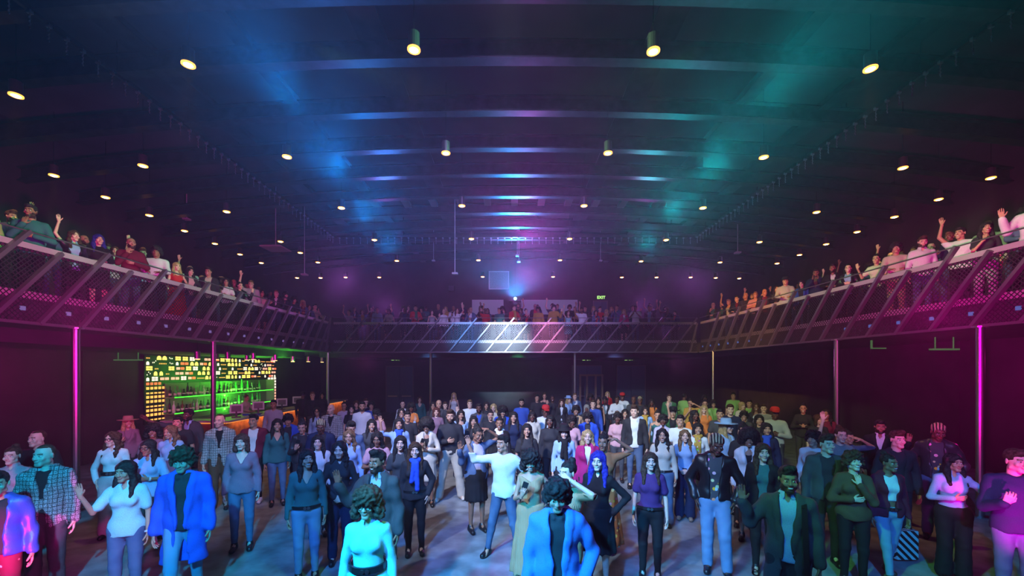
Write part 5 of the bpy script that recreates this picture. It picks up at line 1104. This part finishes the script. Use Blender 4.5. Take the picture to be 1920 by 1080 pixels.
# third depth and the rear of the floor
q = [(568, 733, 1.84, 'm', 'man in black shirt with his back to the stage at the bar', 'd', 'short:black', 'shirt:dark', '', dict(face=160)),
 (586, 727, 1.86, 'm', 'fair-haired man in black jacket at the end of the bar', 'f', 'short:light', 'tee:dark', 'jacket:dark', dict(d=16.2)),
 (604, 735, 1.70, 'f', 'woman in black with long dark hair at the end of the bar', 't', 'long:black', 'sweater:dark', '', {}),
 (645, 751, 1.68, 'f', 'woman with dark hair and glasses in pale top, rear left of the floor', 't', 'bun:black', 'tee:lilac', '', dict(ex='glasses')),
 (659, 758, 1.66, 'f', 'woman with long dark hair and round face left of the white shirt', 'f', 'long:black', 'tee:dark', '', dict(ex='smile')),
 (668, 750, 1.68, 'f', 'small far face above the white shirt man, left side', 'f', 'long:brown', 'tee:navy', '', {}),
 (686, 746, 1.76, 'm', 'man with short brown hair far behind the white shirt', 'f', 'short:brown', 'tee:navy', '', {}),
 (696, 757, 1.70, 'f', 'woman in blue top with black curls right of the white shirt', 't', 'curly:black', 'tee:blue', '', dict(d=13.5)),
 (748, 781, 1.70, 'f', 'smiling woman in blue scarf and pale jacket raising a hand', 't', 'long:black', 'tee:dark', 'blazer:sky', dict(ex='smile scarf:royal', arms='wavehigh,down')),
 (753, 764, 1.70, 'f', 'woman in glasses and pale blue shirt holding up her palm', 't', 'wavy:black', 'shirt:sky', '', dict(ex='glasses smile', arms='down,wave')),
 (755, 748, 1.68, 'f', 'pale-faced woman in white at the rear left', 'f', 'bun:black', 'shirt:white', '', {}),
 (771, 752, 1.70, 'f', 'woman with black curls in orange printed top', 'd', 'curlybig:black', 'tee:print:orange', '', {}),
 (787, 742, 1.68, 'f', 'woman with bob in teal v-neck at the rear', 'f', 'bob:brown', 'vneck:teal', '', {}),
 (812, 752, 1.70, 'f', 'woman in black with glasses left of the blond woman', 't', 'long:black', 'tee:dark', '', dict(ex='glasses')),
 (835, 752, 1.68, 'm', 'small far head directly left of the blond woman', 'f', 'short:brown', 'tee:charcoal', '', {}),
 (851, 735, 1.72, 'f', 'tall blond woman in white tank top at the rear', 'f', 'long:blond', 'tank:white', '', dict(ex='smile')),
 (881, 748, 1.78, 'm', 'man in white sweater waving at the rear', 'f', 'short:light', 'sweater:white', '', dict(arms='wave,down')),
 (898, 755, 1.78, 'm', 'bearded man in dark suit and open blue shirt', 'd', 'short:black', 'shirt:blue', 'blazer:charcoal', dict(ex='beard')),
 (912, 752, 1.68, 'f', 'woman in black behind the dark suit', 't', 'long:black', 'sweater:dark', '', {}),
 (926, 755, 1.66, 'f', 'blond woman looking down, rear of the floor', 'f', 'wavy:blond', 'tee:cream', '', dict(look=(-10, 14))),
 (920, 766, 1.66, 'f', 'small woman with tied hair right of the dark suit', 't', 'bun:black', 'tee:dark', '', {}),
 (943, 757, 1.74, 'm', 'person with huge black curls in bright blue jacket, rear centre', 't', 'curlybig:black', 'tee:dark', 'jacket:royal', dict(look=(0, 12))),
 (978, 746, 1.80, 'm', 'man in plain blue sweater standing alone, rear centre', 't', 'short:black', 'sweater:blue', '', dict(ex='beard')),
 (998, 769, 1.70, 'f', 'woman with braids in cream hoodie stretching out a hand', 'd', 'braids:black', 'hoodie:cream', '', dict(arms='side,down')),
 (1007, 738, 1.76, 'm', 'dark-haired man pointing up, far rear', 't', 'quiff:black', 'tee:dark', '', dict(arms='down,wave')),
 (1021, 740, 1.70, 'f', 'woman holding her hands up, far rear left of the denim woman', 't', 'bun:brown', 'tank:dark', '', dict(d=17.9, arms='wave,cross')),
 (1023, 759, 1.78, 'm', 'man in red cap and white tee, rear centre', 'd', 'short:black', 'tee:white', '', dict(ex='cap:red', look=(10, 8))),
 (1036, 739, 1.70, 'f', 'dark-skinned woman with headband, far rear centre', 'd', 'bun:black', 'tee:dark', '', dict(ex='smile')),
 (1053, 747, 1.68, 'f', 'woman with long brown hair in white top left of blue hat', 'f', 'long:brown', 'tee:white', 'blazer:dark', {}),
 (1066, 742, 1.70, 'f', 'woman in sky blue hat and blue suit, seen from the side', 'f', 'long:blond', 'shirt:sky', 'blazer:sky', dict(ex='fedora:sky', face=40)),
 (1078, 736, 1.80, 'm', 'fair man in denim shirt far rear, right of the blue hat', 'f', 'short:light', 'tee:white', 'jacket:denim:jeans', {}),
 (1080, 757, 1.74, 'f', 'woman with short black curls in camel coat, centre', 'b', 'curly:black', 'tee:dark', 'coat:camel', dict(ex='smile')),
 (1102, 768, 1.74, 'm', 'man with black curls looking down in blue coat, centre rear', 't', 'curly:black', 'hoodie:dark', 'coat:royal', dict(look=(0, 16))),
 (1100, 757, 1.70, 'f', 'woman in grey head wrap behind the centre curls', 'd', 'hijab:grey', 'tee:dark', '', {}),
 (1107, 736, 1.72, 'f', 'woman with big black hair in front of the timber doorway', 'd', 'curlybig:black', 'tee:dark', '', {}),
 (1112, 748, 1.80, 'm', 'man in blue sweater right of the head wrap', 'f', 'short:brown', 'sweater:blue', '', {}),
 (1122, 744, 1.70, 'f', 'woman with long hair in black vest, far rear centre', 't', 'long:black', 'tank:black', '', {}),
 (1134, 742, 1.68, 'f', 'woman in black headband and cropped top with light jeans', 'd', 'bun:black', 'crop:white', 'jacket:denim:black', dict(ex='beanie:black')),
 (1139, 733, 1.72, 'f', 'blond woman in red jacket, far rear centre', 'f', 'long:blond', 'tee:dark', 'blazer:red', {}),
 (1157, 741, 1.74, 'm', 'man in white shirt with folded arms, far rear', 'd', 'short:black', 'shirt:white', '', dict(arms='cross,cross')),
 (1158, 770, 1.68, 'f', 'woman with black curls in pink tee left of the black bomber', 'd', 'curly:black', 'tee:pink', '', {}),
 (1172, 771, 1.64, 'f', 'smiling woman squeezed between the pink tee and black bomber', 't', 'long:black', 'tee:dark', '', dict(ex='smile', d=11.5)),
 (1167, 736, 1.80, 'm', 'man in red cap and white tee laughing at the far rear', 'd', 'short:black', 'tee:white', '', dict(ex='cap:red smile', arms='cross,cross')),
 (1188, 742, 1.76, 'm', 'bald dark-skinned man behind the red cap at the far rear', 'd', 'shaved:black', 'tee:charcoal', '', {}),
 (1200, 742, 1.80, 'm', 'man with striped cornrows at the far rear', 'd', 'rows:black', 'tee:dark', 'jacket:dark', {}),
 (1210, 760, 1.70, 'f', 'woman with yellow scarf and pale blue top right of the black bomber', 't', 'bob:black', 'shirt:sky', '', dict(ex='scarf:mustard smile')),
 (1222, 747, 1.70, 'f', 'woman with black hair in orange top in the rear crowd', 'd', 'long:black', 'tee:orange', '', {}),
 (1233, 766, 1.68, 'f', 'woman in teal tank raising her arm high, rear right', 't', 'bun:black', 'tank:teal', '', dict(arms='down,raise')),
 (1243, 768, 1.68, 'f', 'dark-skinned woman in lilac shirt with fingers to her lips', 'd', 'curly:black', 'shirt:lilac', '', dict(arms='chin,cross', d=9.6)),
 (1255, 738, 1.80, 'm', 'man in green jacket over grey tee, far rear right', 'f', 'short:brown', 'tee:grey', 'jacket:green', {}),
 (1262, 763, 1.76, 'm', 'man in black hat and green jacket, rear right', 't', 'short:black', 'tee:dark', 'jacket:green', dict(ex='fedora:black')),
 (1283, 736, 1.80, 'm', 'man in lime shirt turned away, far rear right', 'd', 'shaved:black', 'shirt:lime', '', dict(face=150)),
 (1294, 746, 1.70, 'f', 'woman in yellow top with glasses and dark bun', 't', 'bun:black', 'tee:mustard', '', dict(ex='glasses', arms='chin,brow')),
 (1322, 738, 1.72, 'f', 'dark-skinned woman with curls, far rear right', 'd', 'curly:black', 'tee:dark', '', {}),
 (1322, 747, 1.70, 'f', 'woman in green dress lit green, rear right', 't', 'bun:black', 'sweater:lime', '', {}),
 (1302, 767, 1.72, 'f', 'woman with very long black hair in orange top, side on', 'd', 'wavy:black', 'tee:orange', '', dict(face=30, arms='down,cross')),
 (1320, 758, 1.70, 'f', 'smiling blond woman in peach top, rear right', 'f', 'long:blond', 'tee:orange', '', dict(ex='smile')),
 (1338, 748, 1.70, 'f', 'woman in glasses and lime shirt with dark hair', 't', 'curly:black', 'shirt:lime', '', dict(d=14.0, ex='glasses', arms='down,point')),
 (1375, 735, 1.80, 'm', 'man in bright green tee, far rear right', 't', 'short:black', 'tee:lime', '', {}),
 (1369, 756, 1.84, 'm', 'large fair man in navy tee behind the blue wide hat', 'f', 'short:brown', 'tee:navy', '', dict(look=(6, 0))),
 (1391, 752, 1.70, 'f', 'blond woman in cream top turned right, rear right', 'f', 'bob:blond', 'sweater:cream', '', dict(face=40)),
 (1405, 751, 1.72, 'm', 'small far head right of the cream top blond', 't', 'short:black', 'tee:lime', '', dict(d=13.9)),
 (1395, 774, 1.66, 'f', 'curly-haired woman with glasses left of the white vest woman', 't', 'curly:black', 'tee:charcoal', '', dict(d=10.6, ex='glasses smile')),
 (1418, 752, 1.72, 'f', 'laughing woman with wavy hair, white top under black jacket', 'b', 'wavy:brown', 'camisole:white', 'jacket:dark', dict(d=12.6, ex='smile')),
 (1432, 756, 1.70, 'm', 'fair man half hidden behind the laughing woman', 'f', 'short:brown', 'tee:grey', '', {}),
 (764, 770, 1.70, 'm', 'dark-haired man standing behind the pale denim shirts, left of the afro', 't', 'short:black', 'tee:dark', '', dict(d=10.2)),
 (963, 770, 1.70, 'f', 'dark-haired woman between the white hoodie and the cream hoodie', 't', 'long:black', 'tee:navy', '', {}),
 (1350, 765, 1.74, 'm', 'dark-haired man half hidden left of the navy tee', 't', 'short:black', 'tee:charcoal', '', {}),
]
for (px, y, h, sx, lab, sk, ha, to, ou, kw) in q:
    kw = dict(kw); ex_ = kw.get('ex', '')
    person(px, y, h, sx, lab, sk, ha, to, ou, 'slim:denim:dark' if len(lab) % 2 else 'straight:charcoal', **kw)
person(461, 740, 1.70, 'f', 'bartender with red hair tied up in beige blouse, working behind the bar counter', 't', 'bun:auburn', 'shirt:beige', '', 'slim:black', arms='lean,lean', face=40, look=(10, 14), d=17.0)
# small things carried
for lab, loc, cc in (('black and white striped tote bag hanging by the striding woman in white crop hoodie', P(1696, 1020, 6.0), (.1, .1, .1)),):
    m = mat('tote_stripes', (.5, .5, .5), .7); n, l = m.node_tree.nodes, m.node_tree.links
    wv = n.new('ShaderNodeTexWave'); wv.inputs['Scale'].default_value = 6; wv.bands_direction = 'DIAGONAL'; co = n.new('ShaderNodeTexCoord'); l.new(co.outputs['Object'], wv.inputs['Vector'])
    rp = n.new('ShaderNodeValToRGB'); rp.color_ramp.interpolation = 'CONSTANT'; rp.color_ramp.elements[0].color = (.01, .01, .01, 1); rp.color_ramp.elements[1].color = (.4, .75, .7, 1); rp.color_ramp.elements[1].position = .5
    l.new(wv.outputs['Fac'], rp.inputs[0]); l.new(rp.outputs[0], n['Principled BSDF'].inputs['Base Color'])
    t = thing('tote_bag', lab, 'bag', loc)
    link('bag_body', MB().box(-.15, .15, -.05, .05, -.2, .2).mesh('bag_body'), t).data.materials.append(m)
    link('strap', MB().tube((-.1, 0, .2), (0, 0, .5), .01, 6).tube((.1, 0, .2), (0, 0, .5), .01, 6).mesh('strap'), t).data.materials.append(M_black)
# ------------------------------------------------------------------ the balcony crowds
RB = random.Random(21)
tops = [('tee', 'white'), ('tee', 'dark'), ('sweater', 'charcoal'), ('shirt', 'sky'), ('tee', 'black'), ('sweater', 'olive'), ('shirt', 'white'), ('tee', 'pink'), ('hoodie', 'grey'), ('sweater', 'wine'), ('tee', 'teal'), ('tee', 'navy'), ('tank', 'lgrey'), ('shirt', 'beige'), ('tee', 'red'), ('sweater', 'mustard')]
outs = ['', '', '', 'jacket:dark', 'blazer:navy', 'jacket:denim:jeans', 'jacket:leather:black']
armsets = ['lean,lean', 'down,down', 'lean,down', 'cross,cross', 'clap,clap', 'down,wave', 'phone,down', 'raise,down', 'chin,cross', 'down,raise', 'pocket,down', 'lean,lean']
hm_ = [('short:black', 'short dark hair'), ('quiff:brown', 'brown quiff'), ('short:light', 'fair hair'), ('shaved:black', 'cropped hair'), ('curly:black', 'dark curls'), ('bald:black', 'bald head')]
hf_ = [('long:black', 'long black hair'), ('wavy:brown', 'wavy brown hair'), ('bob:brown', 'brown bob'), ('bun:black', 'black bun'), ('long:blond', 'long blond hair'), ('curlybig:black', 'big dark curls'), ('afro:black', 'round afro'), ('braids:black', 'black braids')]
num = ordn+['twelfth', 'thirteenth', 'fourteenth', 'fifteenth', 'sixteenth', 'seventeenth', 'eighteenth', 'nineteenth', 'twentieth', 'twenty-first', 'twenty-second', 'twenty-third', 'twenty-fourth', 'twenty-fifth', 'twenty-sixth', 'twenty-seventh']
cname = dict(dark='dark grey', lgrey='light grey', sky='light blue', charcoal='charcoal')
used_keys = {}
def balc(x, y, z, where, group, facing, over=None):
    o_ = dict(over or {}); sx = o_.get('sex') or RB.choice('mf'); h = RB.uniform(1.7, 1.86) if sx == 'm' else RB.uniform(1.6, 1.72)
    ha, hn = RB.choice(hm_ if sx == 'm' else hf_); tp, tc = RB.choice(tops); ou = RB.choice(outs); sk = RB.choice('ffttbd'); ar = RB.choice(armsets); ex = RB.choice(['smile', '', '', 'beard' if sx == 'm' else 'smile', ''])
    if 'hair' in o_: ha, hn = o_['hair']
    if 'top' in o_: tp, tc = o_['top']; ou = o_.get('outer', '')
    ar = o_.get('arms', ar); ex = o_.get('ex', ex); sk = o_.get('skin', sk)
    px = 960+x/y*F; zz = z+h
    oc = ou.split(':')[-1] if ou else ''
    clothes = '%s %s' % (cname.get(tc, tc), {'tee': 'tee', 'tank': 'tank top', 'camisole': 'top'}.get(tp, tp))
    lab = o_.get('label') or '%s with %s, %s, %s' % ('man' if sx == 'm' else 'woman', hn, clothes, where)
    bt = 'slim:denim:jeans' if RB.random() < .4 else 'slim:black'
    if sx == 'f' and RB.random() < .2: bt = 'skirt:black'
    if 'bottom' in o_: bt = o_['bottom']
    lk = RB.choice([(-14, 0), (0, 0), (0, 12), (14, 0)])
    return person(px, 600, h, sx, lab, sk, ha, tp+':'+tc, ou, bt, 'shoe:black', arms=ar, look=lk, ex=ex, zf=z, d=y, face=facing, lod=(1 if y < 10.5 else 2), group=group)
# left balcony: rows run along the rail, faces turned to the stage and the hall
lv = {0: dict(label='woman in yellow-green top near the left edge, front row of left balcony', sex='f', top=('sweater', 'lime')), 1: dict(label='bearded man in teal sweater with hand at chin, left balcony front row', sex='m', hair=('short:black', ''), top=('sweater', 'teal'), arms='chin,cross', ex='beard', skin='b'),
      3: dict(label='woman with deep blue hair in black, hands on the left balcony rail', sex='f', hair=('long:blue', ''), top=('sweater', 'black'), arms='lean,lean', skin='f'),
      5: dict(label='curly man in pale striped sweater leaning on the left balcony rail', sex='m', hair=('curly:black', ''), top=('sweater', 'white'), arms='lean,lean', skin='b'),
      6: dict(label='blond woman in long red dress at the left balcony rail', sex='f', hair=('long:blond', ''), top=('camisole', 'red'), bottom='longdress:red', arms='down,lean', skin='f'),
      8: dict(label='man in open dark jacket and cream shirt, left balcony front row', sex='m', hair=('quiff:black', ''), top=('shirt', 'cream'), outer='jacket:dark', arms='down,down', skin='t'),
      9: dict(label='woman in glasses and white tee holding her phone on the left balcony', sex='f', hair=('long:black', ''), top=('tee', 'white'), arms='phone,cross', ex='glasses', skin='t'),
      11: dict(label='person in pale green hoodie raising an arm on the left balcony', sex='m', hair=('short:light', ''), top=('hoodie', 'lgrey'), arms='raise,down', skin='f'),
      12: dict(label='woman in bright pale tee and glasses, middle of left balcony rail', sex='f', hair=('wavy:black', ''), top=('tee', 'cream'), arms='lean,lean', ex='glasses', skin='t'),
      13: dict(label='fair man in white tee and dark blazer holding up a phone', sex='m', hair=('short:light', ''), top=('tee', 'white'), outer='blazer:dark', arms='phone,clasp', skin='f')}
rv = {0: dict(label='man in white hoodie pointing up at the right edge of the balcony', sex='m', hair=('short:black', ''), top=('hoodie', 'white'), arms='wave,raise', skin='t'),
      1: dict(label='person in black top and pale trousers on the right balcony rail', sex='f', hair=('long:black', ''), top=('tee', 'dark'), bottom='straight:lgrey', arms='chin,down', skin='t'),
      2: dict(label='laughing man in white sweater with raised finger on the right balcony', sex='m', hair=('short:black', ''), top=('sweater', 'white'), arms='raise,down', ex='smile', skin='t'),
      3: dict(label='man with moustache in pale shirt on the right balcony rail', sex='m', hair=('quiff:brown', ''), top=('shirt', 'white'), arms='down,down', skin='f'),
      4: dict(label='person in black vest over pale tee leaning on right balcony rail', sex='m', hair=('curly:black', ''), top=('tee', 'cream'), arms='lean,lean', skin='t', bottom='slim:tan'),
      5: dict(label='woman with red choker in pale tee waving on right balcony', sex='f', hair=('bun:black', ''), top=('tee', 'cream'), arms='wave,lean', skin='t'),
      7: dict(label='bearded man in black suit and white shirt at the right balcony rail', sex='m', hair=('short:black', ''), top=('shirt', 'white'), outer='blazer:black', arms='lean,lean', ex='beard', skin='b'),
      9: dict(label='woman with long dark hair and pink face light in blue jacket, right balcony', sex='f', hair=('long:black', ''), top=('tee', 'dark'), outer='jacket:blue', arms='down,down', skin='f'),
      10: dict(label='man in white hooded sweater with dark cap on right balcony', sex='m', hair=('short:black', ''), top=('hoodie', 'lgrey'), arms='lean,lean', ex='cap:black', skin='t')}
for side, X0, sg, vv in (('left', XL, -1, lv), ('right', XR, 1, rv)):
    for row, (off, dz, n0, y0_, st_) in enumerate(((.5, 0, 19, 6.9, .665), (1.9, .3, 16, 7.2, .78), (3.45, .6, 13, 7.6, .95))):
        for i in range(n0):
            y = y0_+i*st_+RB.uniform(-.08, .08)+(0 if row else (.35 if side == 'left' else .6)); x = X0+sg*(off+RB.uniform(-.04, .14))
            where = '%s from stage, %s balcony %s row' % (num[i], side, ('front', 'second', 'back')[row])
            th = math.degrees(math.atan2(x, y)); base = RB.uniform(-15, 25)*-sg
            balc(x, y, ZF+dz, where, '%s balcony crowd' % side, base, vv.get(i) if row == 0 else None)
rr = {2: dict(label='man in light blue shirt and dark trousers on the rear balcony left part', sex='m', hair=('short:black', ''), top=('shirt', 'sky'), arms='down,down', skin='b'), 0: dict(label='woman in grey-green dress raising her arm at the rear balcony left corner', sex='f', hair=('bun:brown', ''), top=('tee', 'lgrey'), bottom='dress:lgrey', arms='raise,down', skin='f'),
      5: dict(label='person in green, yellow and red knit leaning on the rear rail, left part', sex='m', hair=('short:black', ''), top=('sweater', 'red'), ex='scarf:green', arms='lean,lean', skin='t'), 7: dict(label='blond woman in white blouse on the rear balcony left part', sex='f', hair=('bun:blond', ''), top=('shirt', 'white'), arms='down,down', skin='f'),
      12: dict(label='person in red and yellow knit at the rear rail below the pale cupboards', sex='m', hair=('short:brown', ''), top=('sweater', 'red'), ex='scarf:mustard', arms='lean,lean', skin='f'), 16: dict(label='woman in shiny blue dress with raised arm at the rear rail centre', sex='f', hair=('wavy:brown', ''), top=('camisole', 'cyan'), bottom='dress:cyan', arms='raise,down', skin='f'),
      17: dict(label='man in white tee stretching an arm up on the rear balcony', sex='m', hair=('short:black', ''), top=('tee', 'white'), arms='raise,down', skin='b'), 20: dict(label='blond woman in magenta blazer at the rear rail, right of the exit door', sex='f', hair=('long:blond', ''), top=('tee', 'white'), outer='blazer:magenta', arms='down,down', skin='f'),
      21: dict(label='person in white tee and dark shorts at the rear rail, right part', sex='m', hair=('short:black', ''), top=('tee', 'white'), arms='clap,clap', skin='d')}
for row, (yy, dz, n0, xs, st_) in enumerate(((YB+.65, 0, 25, XL+.5, .655), (YB+2.2, .3, 20, XL+.3, .84), (YB+3.9, .6, 16, XL+.6, 1.02))):
    for i in range(n0):
        x = xs+i*st_+RB.uniform(-.1, .1); y = yy+RB.uniform(-.1, .25)
        where = '%s from left, rear balcony %s row' % (num[i], ('front', 'second', 'back')[row])
        balc(x, y, ZF+dz, where, 'rear balcony crowd', RB.uniform(-25, 25), rr.get(i) if row == 0 else None)
# ------------------------------------------------------------------ thin theatrical haze in the air of the whole hall
wn, wl = w.node_tree.nodes, w.node_tree.links
vs = wn.new('ShaderNodeVolumeScatter'); vs.inputs['Density'].default_value = .0045; vs.inputs['Anisotropy'].default_value = .65
wl.new(vs.outputs[0], wn['World Output'].inputs['Volume'])
